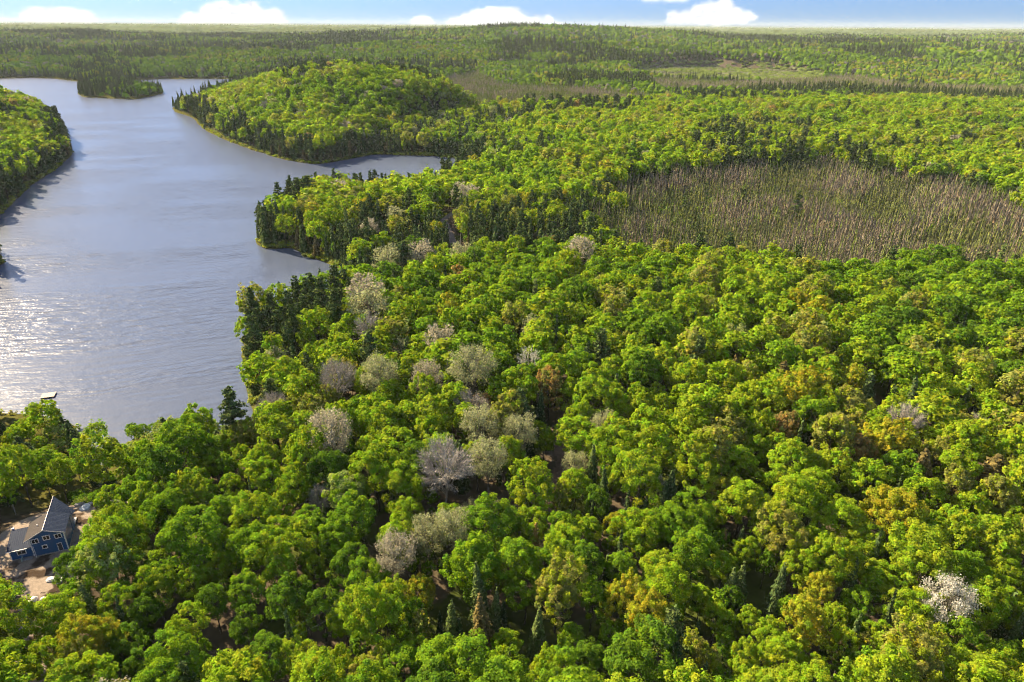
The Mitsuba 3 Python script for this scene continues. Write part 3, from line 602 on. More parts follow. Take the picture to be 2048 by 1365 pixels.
def shrub(seed, colour, lod):
    rng = np.random.default_rng(seed)
    n, leaf = {0: (420, 0.17), 1: (110, 0.33), 2: (34, 0.6)}[lod]
    nb = 9
    c = rng.normal(size=(nb, 3)) * [0.75, 0.75, 0.2] + [0, 0, 0.75]
    g = rng.integers(0, nb, n)
    e = unit(sphere_dirs(rng, n) + [0, 0, 0.6])
    p = c[g] + e * rng.uniform(0.3, 0.75, (n, 1))
    p[:, 2] = np.maximum(p[:, 2], 0.05)
    mesh = cards(rng, p, unit(e + 0.5 * sphere_dirs(rng, n)), leaf)
    return mesh, tint(rng, n, colour, 0.18, 0.10, g), None, None, 1.6, 2.6


COLOUR = {"g": (0.166, 0.295, 0.018), "l": (0.236, 0.378, 0.017), "y": (0.308, 0.388, 0.024), "o": (0.280, 0.295, 0.065), "a": (0.365, 0.345, 0.028), "r": (0.370, 0.250, 0.080),
          "d": (0.115, 0.215, 0.018), "p": (0.320, 0.390, 0.110), "s": (0.350, 0.375, 0.180), "k": (0.385, 0.360, 0.255), "b": (0.35, 0.325, 0.285), "w": (0.60, 0.59, 0.50),
          "n": (0.100, 0.140, 0.038), "c": (0.070, 0.108, 0.034), "h": (0.150, 0.122, 0.042),
          "e": (0.170, 0.200, 0.055), "x": (0.245, 0.210, 0.145), "t": (0.220, 0.290, 0.055), "m": (0.320, 0.340, 0.060)}
CROWN_BSDF = {"W": "needle_material", "S": "needle_material", "H": "needle_material", "D": "needle_material", "B": "needle_material"}
BUILD = {
    "M": lambda s, c, l, t: broad(s, "M", c, l, t), "F": lambda s, c, l, t: broad(s, "F", c, l, t), "T": lambda s, c, l, t: broad(s, "T", c, l, t),
    "P": lambda s, c, l, t: pale(s, c, l, 0.22, (0.21, 0.19, 0.16)), "B": lambda s, c, l, t: pale(s, c, l, 0.96, c),
    "W": lambda s, c, l, t: pine(s, c, l), "S": lambda s, c, l, t: cone(s, c, l, 2.1, 14.0, 0.45, 1.1), "H": lambda s, c, l, t: cone(s, c, l, 3.8, 14.0, 0.25, 1.8),
    "D": lambda s, c, l, t: spire(s, c, l), "U": lambda s, c, l, t: shrub(s, c, l),
}
VARIANTS = {"M": 4, "F": 4, "T": 2, "P": 3, "B": 3, "W": 3, "S": 3, "H": 2, "D": 3, "U": 3}
_groups = {}


def group(kind, colour, lod, variant):
    """the shapegroup of one plant model: its parts are trunk and crown"""
    key = (kind, colour, lod, variant)
    if key not in _groups:
        cm, cc, tm, tc, top, wide = BUILD[kind](31 + variant * 7 + ord(kind), COLOUR[colour], lod, colour)
        name = f"model_{kind}{colour}{lod}{variant}"
        scene[name] = {"type": "shapegroup", "crown": mikit.ply(cm, CROWN_BSDF.get(kind, "leaf_material"), color=cc)}
        if tm is not None:
            scene[name]["trunk"] = mikit.ply(tm, "needle_material", color=tc)
        _groups[key] = (name, top, wide)
    return _groups[key]


def stand(key, kind, colour, lod, variant, x, y, z, wide, tall, turn, lean=(0.0, 0.0)):
    name, top0, wide0 = group(kind, colour, lod, variant)
    s, h = wide / wide0, tall / top0
    c, n = math.cos(turn) * s, math.sin(turn) * s
    m = np.array([[c, -n, lean[0] * h, x], [n, c, lean[1] * h, y], [0, 0, h, z], [0, 0, 0, 1.0]])
    scene[key] = {"type": "instance", "to_world": T(m), "model": {"type": "ref", "id": name}}


# ---------------------------------------------------------------- where the trees stand
rng = np.random.default_rng(2024)
HOUSE_AT = np.array([-106.0, 124.5])
KEEP_CLEAR = shapely.union_all([YARD_POLY.buffer(1.5), DRIVE_POLY, ROAD_POLY.buffer(3.6), TRACK_POLY.buffer(2.2), shapely.LineString(CUT).buffer(3.0), *(shapely.Polygon(p_).buffer(0) for p_ in (OPENING, VIEWYARD, VIEWYARD2, VIEWYARD3)), shapely.Polygon(BANK).buffer(0), shapely.Point(-103, 122).buffer(15)])
HALF_VIEW = math.radians(43.0)


def in_view(x, y, margin=0.0):
    return np.abs(np.arctan2(x, y)) < HALF_VIEW + margin


def near_zone(x, y):
    """rough chance that a tree here is a conifer"""
    sd = shore_dist(x, y)
    r = np.hypot(x, y)
    n = meshkit.fbm(np.stack([x / 120.0, y / 120.0, x * 0], -1), 3, 17)
    p = 0.04 + 0.6 * smooth01(0.54, 0.66, n) * smooth01(330, 560, r) + 0.02
    p = p + 0.75 * smooth01(26, 8, sd) * smooth01(330, 420, r)
    p = np.maximum(p, np.maximum(0.85 * point_mask(x, y), 0.6 * nbay_mask(x, y)))
    p = np.maximum(p, 0.85 * midcon_mask(x, y))
    p = np.maximum(p, 0.85 * nearpine_mask(x, y))
    edge = np.maximum(bog_mask(x, y), bogfar_mask(x, y))
    return np.maximum(p, 0.5 * smooth01(0.08, 0.4, edge))


cand = []                                                       # kind, colour, x, y, wide, tall, label
for kd, co, x, y, wd, tl, lb in PLACED:
    cand.append((kd, co, x, y, wd, tl, lb, True))

# fill the rest of the near and middle forest, largest crowns first
_n = 110000
_ang = rng.uniform(-math.radians(50), math.radians(50), _n)
_rad = np.sqrt(rng.uniform(58.0**2, 1120.0**2, _n))
fx, fy = _rad * np.sin(_ang), _rad * np.cos(_ang)
ok = (shore_dist(fx, fy) > 1.0) & ~shapely.contains_xy(KEEP_CLEAR, fx, fy)
ok &= ~((shapely.distance(shapely.Polygon(OPENING), shapely.points(fx, fy)) < 14) & (shore_dist(fx, fy) < 12) & (fx > -172))
ok &= (np.maximum.reduce([bog_mask(fx, fy), bogfar_mask(fx, fy), bogright_mask(fx, fy)]) + 1.5 * (meshkit.fbm(np.stack([fx / 22.0, fy / 22.0, fx * 0], -1), 3, 71) - 0.5) < 0.55)
fx, fy = fx[ok], fy[ok]
fp = near_zone(fx, fy)
conifer = rng.random(len(fx)) < fp
wet = np.maximum(nbay_mask(fx, fy), point_mask(fx, fy)) > 0.3
size = np.clip(rng.lognormal(math.log(8.9), 0.32, len(fx)), 4.2, 13.0)
size[conifer] = np.clip(rng.lognormal(math.log(3.8), 0.25, conifer.sum()), 2.4, 6.0)
order = np.argsort(-size + rng.uniform(0, 3, len(size)) - np.where(conifer & (fp > 0.35), 7.0, 0.0))
cell, taken = 8.0, {}


def room(x, y, w, share):
    i, j = int(x // cell), int(y // cell)
    for a in range(i - 1, i + 2):
        for b in range(j - 1, j + 2):
            for (u, v, s) in taken.get((a, b), ()):
                if (u - x) ** 2 + (v - y) ** 2 < (share * (w + s)) ** 2:
                    return False
    return True


def take(x, y, w):
    taken.setdefault((int(x // cell), int(y // cell)), []).append((x, y, w))


for c in cand:
    take(c[2], c[3], c[4] * (1.3 if c[0] in "PBS" else 1.1))
tone = meshkit.fbm(np.stack([fx / 55.0, fy / 55.0, fx * 0], -1), 3, 41)
roll = rng.random((len(fx), 3))
for i in order:
    x, y, w = fx[i], fy[i], size[i]
    if not room(x, y, w, 0.31):
        continue
    take(x, y, w)
    r = math.hypot(x, y)
    a, b, c = roll[i]
    if conifer[i]:
        kd, co = ("S", "n") if wet[i] and a < 0.75 else ("W", "n") if a < (0.75 if nearpine_mask(x, y) > 0.4 else 0.33) else ("S", "n") if a < 0.6 else ("S", "c") if a < 0.9 else ("H", "h")
        if kd == "W":
            w *= 1.5
        tl = {"W": 2.6 * w + 2, "S": 3.4 * w + 2, "H": 2.2 * w + 2}[kd] * (0.85 + 0.3 * b)
        tl = min(tl, 25.0)
    else:
        t = tone[i] + 0.34 * (b - 0.5)
        if a < (0.030 if x < 20 else 0.005):
            kd, co = "P", "ksp"[int(b * 2.99)]
        elif a < 0.037:
            kd, co = ("B", "b") if x < 20 else ("F", "o")
        elif a < 0.055:
            kd, co = "F", "r" if b < 0.35 else "a"
        elif t < 0.40:
            kd, co = ("M", "g") if c < 0.75 else ("M", "d")
        elif t < 0.56:
            kd, co = ("M", "l") if c < 0.8 else ("F", "l")
        elif t < 0.66:
            kd, co = ("F", "y") if c < 0.6 else ("M", "l") if c < 0.8 else ("F", "o")
        else:
            kd, co = ("F", "o") if c < 0.3 else ("F", "a") if c < 0.36 else ("F", "y") if c < 0.8 else ("T", "l")
        tl = np.clip(1.25 * w + 4.5, 8, 19) * (0.92 + 0.2 * c)
    cand.append((kd, co, x, y, w, tl, None, False))

# young trees and saplings in the gaps
under = []
for i in np.random.default_rng(9).permutation(len(fx))[:26000]:
    x, y = fx[i], fy[i]
    if x * x + y * y > 400.0**2:
        continue
    w = 2.2 + 2.6 * roll[i, 1]
    if not room(x, y, w, 0.20):
        continue
    take(x, y, w)
    a = roll[i, 0]
    kd, co = ("S", "c") if a < 0.34 else ("T", "g") if a < 0.45 else ("F", "o") if a < 0.55 else ("M", "d") if a < 0.75 else ("M", "g")
    under.append((kd, co, x, y, w if kd != "S" else 0.55 * w, w * (1.7 + 0.8 * roll[i, 2]) + 1.0 if kd != "S" else w * (2.4 + 1.2 * roll[i, 2]) + 2.0))

# ---------------------------------------------------------------- one entry for each tree
NAME = {"M": "broadleaf_tree", "F": "broadleaf_tree", "T": "broadleaf_tree", "P": "pale_tree", "B": "bare_tree", "W": "pine_tree", "S": "spruce_tree", "H": "brown_conifer", "D": "bog_spruce"}
CATEGORY = {"broadleaf_tree": "tree", "pale_tree": "pale tree", "bare_tree": "bare tree", "pine_tree": "pine tree", "spruce_tree": "spruce tree", "brown_conifer": "conifer", "bog_spruce": "bog spruce"}
STUFF = {"broadleaf_tree": ("broadleaf_forest", "dense bright green broadleaf forest on the hills behind the nearer trees"), "pine_tree": ("pine_forest", "scattered dark pines in the forest farther back"),
         "spruce_tree": ("spruce_forest", "dark narrow spruces along the far shores and forest farther back"), "brown_conifer": ("brown_conifer_forest", "brown olive conifers scattered through the forest farther back"),
         "pale_tree": ("pale_forest", "pale grey green crowns scattered through the forest farther back"), "bare_tree": ("bare_forest", "bare grey crowns scattered through the forest farther back"),
         "bog_spruce": ("bog_spruce_stand", "grey brown bog full of thin dead and half dead spruces")}
HUE = {"g": "mid green", "l": "bright green", "y": "yellow green", "o": "olive tan", "a": "amber green", "r": "rust coloured", "d": "dark green", "p": "hazy light green", "s": "pale sage", "k": "pinkish grey",
       "b": "grey mauve", "w": "whitish", "n": "dark green", "c": "blackish green", "h": "brown olive", "e": "half green", "x": "grey dead", "t": "light green"}
FORM = {"M": "rounded leafy tree", "F": "feathery upright tree", "T": "slim tall tree", "P": "thin leaved tree", "B": "leafless tree", "W": "pine", "S": "spruce", "H": "conifer", "D": "thin spruce"}


def zone(x, y):
    r, a = math.hypot(x, y), math.degrees(math.atan2(x, y))
    if math.hypot(x + 103, y - 124) < 19:
        return "right beside the blue house"
    if y > 470 and x < -60 and float(shore_dist(x, y)) < 60:
        spot = "on the left hill" if x < -330 and y < 860 else "on the lake point before the bay" if y < 560 and x > -330 else "by the narrow bay" if x > -165 else "below the rounded hill" if x > -330 else "on the hill tip"
        return spot + (", at the waterline" if float(shore_dist(x, y)) < 12 else "")
    if point_mask(x, y) > 0.4:
        return "on the marshy lake point"
    if float(shore_dist(x, y)) < 22 and r < 330:
        return "on the near lake shore " + ("by the cove" if y > 262 else "above its middle" if y > 235 else "below its middle") + (", at the waterline" if float(shore_dist(x, y)) < 9 else "") if r > 200 else "on the shore near the house"
    side = "far left" if a < -27 else "left" if a < -17 else "left centre" if a < -7 else "centre" if a < 4 else "right centre" if a < 14 else "right" if a < 25 else "far right"
    for limit, band in ((108, "bottom edge"), (124, "front rows"), (143, "near forest"), (168, "lower middle forest"), (200, "middle forest"), (240, "upper middle forest"), (330, "forest below the bog")):
        if r < limit:
            return f"at the {side} of the {band}"
    return f"at the {side} beyond the bog"


variants = np.random.default_rng(77)
rank = sorted(range(len(cand)), key=lambda i: (not cand[i][7], math.hypot(cand[i][2], cand[i][3])))
xs, ys = np.array([c[2] for c in cand]), np.array([c[3] for c in cand])
zs = height(xs, ys)
count, stuffed = {}, {}
LIMIT = 300
for i in rank:
    kd, co, x, y, wd, tl, lb, placed = cand[i]
    r = math.hypot(x, y)
    lod = 0 if r < 195 else 1 if r < (620 if kd == "W" else 430) else 2
    if kd in "SWH" and lod == 0 and r > 170 and not placed:
        lod = 1
    name = NAME[kd]
    k = count.get(name, 0)
    if lod == 0 and r < 148 and kd in "MFT":
        lod = 3
    var = int(variants.integers(VARIANTS[kd])) if lod != 2 or kd in "MF" else 0
    turn = variants.uniform(0, 2 * math.pi)
    lean = tuple(variants.normal(size=2) * 0.03)
    shown = in_view(x, y, -0.02 * (r > 150) - 0.04) and r > 84
    if shown and k < LIMIT or lb:
        count[name] = k + 1
        key = f"{name}_{k + 1:03d}"
        labels[key] = {"category": CATEGORY[name]}
        if lb:
            labels[key]["label"] = lb
        else:
            text = f"{HUE[co]} {FORM[kd]} {zone(x, y)}"
            labels[key]["label"] = text
            labels[key]["group"] = text.replace(" tree", " trees", 1)
    else:
        sname, slabel = STUFF[name]
        stuffed[sname] = stuffed.get(sname, 0) + 1
        labels.setdefault(sname, {"kind": "stuff", "label": slabel, "category": "forest"})
        key = f"{sname}__{stuffed[sname]:04d}"
    stand(key, kd, co, lod, var, x, y, float(zs[i]), wd, tl, turn, lean)

uz = height(np.array([u_[2] for u_ in under]), np.array([u_[3] for u_ in under]))
labels["understory"] = {"kind": "stuff", "label": "dark young growth filling the gaps under the larger crowns", "category": "undergrowth"}
for i, (kd, co, x, y, wd, tl) in enumerate(under):
    stand(f"understory__{i + 1:05d}", kd, co, 1 if math.hypot(x, y) < 170 else 2, 0, x, y, float(uz[i]), wd, tl, variants.uniform(0, 6.28))
print("trees", len(cand), "understory", len(under), {k_: v_ for k_, v_ in count.items()}, stuffed)

# ---------------------------------------------------------------- bogs: thin spruces, most of them dead or dying
def bog_points(poly, spacing, seed):
    g = np.random.default_rng(seed)
    x0, y0, x1, y1 = poly.bounds
    gx, gy = np.meshgrid(np.arange(x0, x1, spacing), np.arange(y0, y1, spacing), indexing="ij")
    p = np.stack([gx.ravel(), gy.ravel()], 1) + g.uniform(-0.5, 0.5, (gx.size, 2)) * spacing
    n = meshkit.fbm(np.stack([p[:, 0] / 28.0, p[:, 1] / 28.0, p[:, 0] * 0], -1), 3, 5)
    ragged = meshkit.fbm(np.stack([p[:, 0] / 18.0, p[:, 1] / 18.0, p[:, 0] * 0], -1), 2, 6)
    edge_ = shapely.distance(poly, shapely.points(p))
    keep = (edge_ < 26 * np.clip(ragged - 0.35, 0, 1) + 2) & (g.random(len(p)) < 0.30 + 1.3 * n) & (np.abs(np.arctan2(p[:, 0], p[:, 1])) < math.radians(41))
    return p[keep], n[keep]


bog = shapely.Polygon(BOG).buffer(0)
bp, bn = bog_points(bog, 2.4, 8)
bo = np.argsort(np.hypot(bp[:, 0], bp[:, 1]))
bz = height(bp[:, 0], bp[:, 1])
bog_rim = shapely.distance(bog.exterior, shapely.points(bp))
g8 = np.random.default_rng(88)
nb = 0
for i in bo:
    x, y = bp[i]
    t = 0.5 + 1.5 * (bn[i] - 0.5) + 0.3 * (g8.random() - 0.5)
    kd, co = ("D", "e") if t < 0.45 else ("D", "x") if t < 0.6 else ("D", "t") if t < 0.66 else ("D", "x")
    rim = bog_rim[i]
    green = 0.03 + 0.40 * max(0.0, 1 - rim / 24.0) + 0.22 * max(0.0, min(1.0, (150 - x) / 90.0))
    tl, wd = g8.uniform(7.0, 12.0) + 7.0 * bn[i], g8.uniform(1.4, 2.4)
    if g8.random() < green:
        kd, co = (("S", "n"), ("S", "e"), ("D", "t"), ("F", "p"), ("M", "g"))[int(g8.integers(5))]
        tl = g8.uniform(8.0, 15.0) if kd in "SD" else g8.uniform(4.5, 9.0)
    r = math.hypot(x, y)
    lod = 1 if r < 430 else 2
    if nb < LIMIT and in_view(x, y, -0.06) and kd == "D":
        nb += 1
        key = f"bog_spruce_{nb:03d}"
        text = f"{HUE[co]} thin spruce along the near edge of the bog"
        labels[key] = {"category": "bog spruce", "label": text, "group": text.replace("spruce", "spruces", 1)}
    else:
        sname, slabel = STUFF["bog_spruce"]
        stuffed[sname] = stuffed.get(sname, 0) + 1
        labels.setdefault(sname, {"kind": "stuff", "label": slabel, "category": "bog"})
        key = f"{sname}__{stuffed[sname]:05d}"
    stand(key, kd, co, lod, int(g8.integers(3)), x, y, float(bz[i]), wd * (1.0 if kd == "D" else 1.5 if kd == "S" else 2.4), tl, g8.uniform(0, 6.28), tuple(g8.normal(size=2) * 0.025))

# low trees on the bank between the house and the lake
lowp = np.random.default_rng(51)
lx, ly = lowp.uniform(-150, -40, 2600), lowp.uniform(120, 185, 2600)
lk = (shore_dist(lx, ly) > 1.0) & shapely.contains_xy(shapely.Polygon(OPENING).buffer(0), lx, ly) & ~shapely.contains_xy(shapely.union_all([YARD_POLY.buffer(2), shapely.Polygon(BANK).buffer(0), shapely.Polygon(GAP).buffer(5)]), lx, ly)
for x, y in zip(lx[lk], ly[lk]):
    w = lowp.uniform(2.6, 4.6) if x > -116 else lowp.uniform(3.4, 6.0)
    if not room(x, y, w, 0.30):
        continue
    take(x, y, w)
    k_ = count.setdefault("understory", 0)
    count["understory"] = k_ + 1
    kd, co = [("M", "g"), ("M", "l"), ("F", "p"), ("S", "c"), ("M", "d"), ("F", "y")][int(lowp.integers(6))]
    stand(f"understory__{90001 + k_}", kd, co, 1, 0, x, y, float(height(x, y)), w, w * lowp.uniform(1.2, 1.7), lowp.uniform(0, 6.28))

# marsh shrubs on the low shores, undergrowth on the bank and in the bog
def shrubs(sname, slabel, category, pts, colours, lod, smin, smax, seed):
    g = np.random.default_rng(seed)
    z = height(pts[:, 0], pts[:, 1])
    labels[sname] = {"kind": "stuff", "label": slabel, "category": category}
    for i, (x, y) in enumerate(pts):
        s = g.uniform(smin, smax)
        stand(f"{sname}__{i + 1:04d}", "U", colours[int(g.integers(len(colours)))], lod, int(g.integers(3)), x, y, float(z[i]) - 0.05, s * 2.6, s * g.uniform(1.0, 1.7), g.uniform(0, 6.28))


def scatter(n, box, test, seed):
    g = np.random.default_rng(seed)
    p = np.stack([g.uniform(box[0], box[2], n), g.uniform(box[1], box[3], n)], 1)
    return p[test(p[:, 0], p[:, 1])]


shore = scatter(90000, (-420, 150, 60, 900), lambda x, y: (shore_dist(x, y) > -0.6) & (shore_dist(x, y) < 9) & (np.maximum(point_mask(x, y), nbay_mask(x, y)) + 0.5 * (shore_dist(x, y) < 3) > 0.3), 5)
shrubs("marsh_shrubs", "yellow green marsh shrubs fringing the low lake shores", "shrubs", shore, "mmyt", 1, 0.6, 1.4, 6)
bankp = scatter(1500, (-135, 120, -80, 165), lambda x, y: (bank_mask(x, y) > 0.4) & (shore_dist(x, y) > 0.5) & (np.hypot(x - HOUSE_AT[0], y - HOUSE_AT[1]) > 10), 15)
shrubs("bank_shrubs", "green undergrowth on the bank between the house and the lake", "shrubs", bankp, "gldt", 0, 0.45, 1.0, 16)
rustp = scatter(420, (-100, 118, -80, 140), lambda x, y: ((x + 91.5) / 6.5) ** 2 + ((y - 131.5) / 4.0) ** 2 < 1, 25)
shrubs("rust_shrubs", "rusty orange low shrubs right of the blue house", "shrubs", rustp, "rra", 0, 0.5, 0.9, 26)

# ---------------------------------------------------------------- far forest: small crowns, each with its own tone, merged by kind
def crowns(pts, z, wide, tall, colour, seed, rings=2):
    """low irregular domes (or cones, where tall > 1.6 wide): a top, a shoulder ring and a hem"""
    g = np.random.default_rng(seed)
    n, k = len(pts), 5
    a = g.uniform(0, 6.28, (n, 1)) + np.arange(k) * 2 * np.pi / k
    spire = tall > 1.7 * wide
    v = np.zeros((n, 1 + 2 * k, 3))
    v[:, 0] = np.stack([g.normal(size=n) * 0.08 * wide, g.normal(size=n) * 0.08 * wide, tall * g.uniform(0.92, 1.05, n)], 1)
    for ring, (rad, lev) in enumerate(((0.43, 0.80), (0.52, 0.25))):
        rr = np.where(spire, (0.18, 0.42)[ring], rad)[:, None] * wide[:, None] * g.uniform(0.75, 1.25, (n, k))
        zz = np.where(spire, (0.55, 0.05)[ring], lev)[:, None] * tall[:, None] * g.uniform(0.85, 1.12, (n, k))
        s = slice(1 + ring * k, 1 + (ring + 1) * k)
        v[:, s, 0], v[:, s, 1], v[:, s, 2] = rr * np.cos(a + 0.5 * ring), rr * np.sin(a + 0.5 * ring), zz
    v += np.column_stack([pts, z])[:, None]
    i = np.arange(k)
    j = (i + 1) % k
    f = np.vstack([np.stack([i * 0, 1 + i, 1 + j], 1), np.stack([1 + i, 1 + k + i, 1 + j], 1), np.stack([1 + j, 1 + k + i, 1 + k + j], 1)])
    f = (f[None] + (np.arange(n) * (1 + 2 * k))[:, None, None]).reshape(-1, 3)
    col = np.repeat(np.clip(colour, 0.004, 0.8), 1 + 2 * k, 0) * g.uniform(0.8, 1.2, (n * (1 + 2 * k), 1))
    return v.reshape(-1, 3), f, col


def far_points(r0, r1, spacing, seed):
    g = np.random.default_rng(seed)
    half = math.radians(40.5)
    rows_, out_ = r0, []
    while rows_ < r1:
        m = int(2 * half * rows_ / spacing)
        a = -half + (np.arange(m) + g.uniform(0.05, 0.95, m)) * 2 * half / m
        rr = rows_ + g.uniform(-0.5, 0.5, m) * spacing
        out_.append(np.stack([rr * np.sin(a), rr * np.cos(a)], 1))
        rows_ += spacing * 0.9
    p = np.vstack(out_)
    return p[(shore_dist(p[:, 0], p[:, 1]) > 2)]


def far_belt(name, r0, r1, spacing, seed, label):
    p = far_points(r0, r1, spacing, seed)
    g = np.random.default_rng(seed + 1)
    x, y = p.T
    n = len(p)
    q = np.stack([x, y, x * 0], -1)
    n1, n2 = meshkit.fbm(q / 260.0, 4, 3), meshkit.fbm(q / 90.0, 3, 7)
    sd = shore_dist(x, y)
    bogs = np.maximum(bogfar_mask(x, y), bogright_mask(x, y))
    mead = meadow_mask(x, y)
    # hollows and north slopes carry more conifers
    pc = 0.08 + 0.75 * smooth01(0.52, 0.62, n1) + 0.7 * smooth01(30, 6, sd)
    con = g.random(n) < pc
    wide = spacing * g.uniform(0.85, 1.45, n)
    tall = wide * g.uniform(0.85, 1.2, n)
    pick = n2 + 0.5 * (g.random(n) - 0.5)
    pal = np.array([COLOUR["g"], COLOUR["l"], COLOUR["y"], COLOUR["o"], COLOUR["a"]])
    idx = np.clip(np.digitize(pick, [0.52, 0.68, 0.78, 0.86]), 0, 4)
    col = pal[idx] * g.uniform(0.75, 1.2, (n, 1))
    pale_ = g.random(n) < 0.03
    col[pale_] = np.array(COLOUR["k"]) * 0.8
    col *= 0.85
    col[con] = np.array(COLOUR["n"]) * g.uniform(0.5, 1.0, (con.sum(), 1))
    wide[con] *= 0.7
    tall[con] = wide[con] * g.uniform(1.9, 2.8, con.sum())
    inb = bogs > 0.45
    t = meshkit.fbm(q / 60.0, 3, 31) + 0.35 * (g.random(n) - 0.5)
    col[inb] = np.where((t[inb] < 0.5)[:, None], COLOUR["e"], COLOUR["x"]) * g.uniform(0.8, 1.2, (inb.sum(), 1))
    wide[inb] *= 0.42
    tall[inb] = g.uniform(6, 11, inb.sum())
    inm = (mead > 0.45) & ~inb
    col[inm] = np.where((t[inm] < 0.62)[:, None], COLOUR["t"], np.array(COLOUR["s"]) * 0.7) * g.uniform(0.8, 1.1, (inm.sum(), 1))
    tall[inm] = g.uniform(3, 8, inm.sum())
    wide[inm] *= 1.6
    z = height(x, y)
    v, f, c = crowns(p, z, wide, tall, col, seed + 2)
    scene[name] = mikit.ply((v, f), "leaf_material", color=c)
    labels[name] = {"kind": "stuff", "label": label, "category": "forest"}
    return p


far_belt("hillside_forest", 1105, 2350, 9.5, 300, "mixed forest on the hills behind the lake")
far_belt("distant_forest", 2360, 5200, 15.0, 400, "hazy mixed forest on the distant ridges")
# thin spruces of the two farther bogs, individually too small to tell apart
_far_bog = []
for poly, sp, sd_ in ((BOGFAR, 3.3, 61), (BOGRIGHT, 4.4, 62)):
    p_, n_ = bog_points(shapely.Polygon(poly).buffer(0), sp, sd_)
    g_ = np.random.default_rng(sd_)
    c_ = np.where((n_ + 0.35 * (g_.random(len(n_)) - 0.5) < 0.58)[:, None], COLOUR["e"], COLOUR["x"]) * g_.uniform(0.8, 1.2, (len(n_), 1))
    _far_bog.append(crowns(p_, height(p_[:, 0], p_[:, 1]), g_.uniform(2.4, 4.2, len(p_)), g_.uniform(8, 14, len(p_)), c_, sd_))
_v, _f, _at = [], [], 0
for v_, f_, c_ in _far_bog:
    _v.append(v_)
    _f.append(f_ + _at)
    _at += len(v_)
scene["far_bog_spruces"] = mikit.ply((np.vstack(_v), np.vstack(_f)), "needle_material", color=np.vstack([c_ for _, _, c_ in _far_bog]))
labels["far_bog_spruces"] = {"kind": "stuff", "label": "grey brown spruce bog below the distant hills", "category": "bog"}

# the last ridges: the canopy as one bumpy sheet over the ground
_az = np.radians(np.arange(-41, 41, 0.09))
_ra = 5150 * (17500 / 5150) ** np.linspace(0, 1, 260)
_rr, _aa = np.meshgrid(_ra, _az, indexing="ij")
_x, _y = _rr * np.sin(_aa), _rr * np.cos(_aa)
_q3 = np.stack([_x, _y, _x * 0], -1)
_z = height(_x, _y) + 9 + 16 * (meshkit.noise(_q3 / 26.0, 3) - 0.3) + 14 * (meshkit.fbm(_q3 / 160.0, 2, 8) - 0.5)
_v, _q = grid_mesh(_x, _y, _z)
_n = meshkit.fbm(_v * [1, 1, 0] / 420.0, 4, 12) + 0.5 * (meshkit.noise(_v * [1, 1, 0] / 30.0, 14) - 0.5)
_cc = np.where((_n > 0.54)[:, None], COLOUR["n"], np.where((_n < 0.42)[:, None], (0.085, 0.110, 0.020), (0.055, 0.085, 0.016)))
scene["horizon_forest"] = mikit.ply((_v, _q[:, ::-1]), "needle_material", color=_cc)
labels["horizon_forest"] = {"kind": "stuff", "label": "blue hazy forest along the horizon", "category": "forest"}

# ---------------------------------------------------------------- the blue house and the things round it
YAW = math.radians(22.5)
HX, HY = np.array([math.cos(YAW), math.sin(YAW), 0]), np.array([-math.sin(YAW), math.cos(YAW), 0])
HO = np.array([-107.5, 119.2, 8.0])
BLUE, TRIM, METAL, METAL_GLARE, GLASS, CONCRETE, WOOD = (0.018, 0.100, 0.26), (0.85, 0.85, 0.84), (0.030, 0.046, 0.082), (0.070, 0.062, 0.058), (0.012, 0.014, 0.017), (0.32, 0.31, 0.29), (0.30, 0.22, 0.15)


def hw(p):
    p = np.asarray(p, float)
    return HO + p[..., :1] * HX + p[..., 1:2] * HY + p[..., 2:3] * np.array([0, 0, 1.0])


def solid(name, mesh, colour, bsdf="paint_material", seed=0, spread=0.04):
    v, f = (np.asarray(mesh.vertices), np.asarray(mesh.faces)) if hasattr(mesh, "vertices") else mesh
    v, f = v[f.ravel()], np.arange(f.size).reshape(-1, f.shape[1])
    c = np.asarray(colour) * (1 + spread * np.random.default_rng(seed).normal(size=(len(f), 1)))
    key, k = name, 0
    while key in scene:
        k += 1
        key = f"{name}_{k:03d}"
    scene[key] = mikit.ply((v, f), bsdf, color=np.clip(np.repeat(c, f.shape[1], 0), 0.003, 0.9))
    return key


def box(x0, x1, y0, y1, z0, z1):
    m = trimesh.creation.box(extents=(x1 - x0, y1 - y0, z1 - z0))
    m.apply_translation(((x0 + x1) / 2, (y0 + y1) / 2, (z0 + z1) / 2))
    return m


def hbox(name, colour, *b, **k):
    m = box(*b)
    m.vertices = hw(m.vertices)
    return solid(name, m, colour, **k)


def prism(poly, y0, y1):
    """an outline in x, z drawn along y"""
    m = trimesh.creation.extrude_polygon(shapely.Polygon(poly), y1 - y0, engine="earcut")
    v = np.array(m.vertices)
    m.vertices = np.stack([v[:, 0], y1 - v[:, 2], v[:, 1]], 1)
    m.vertices = hw(m.vertices)
    m.fix_normals()
    return m


def clad(name, colour, poly, y0, y1):
    return solid(name, prism(poly, y0, y1), colour)


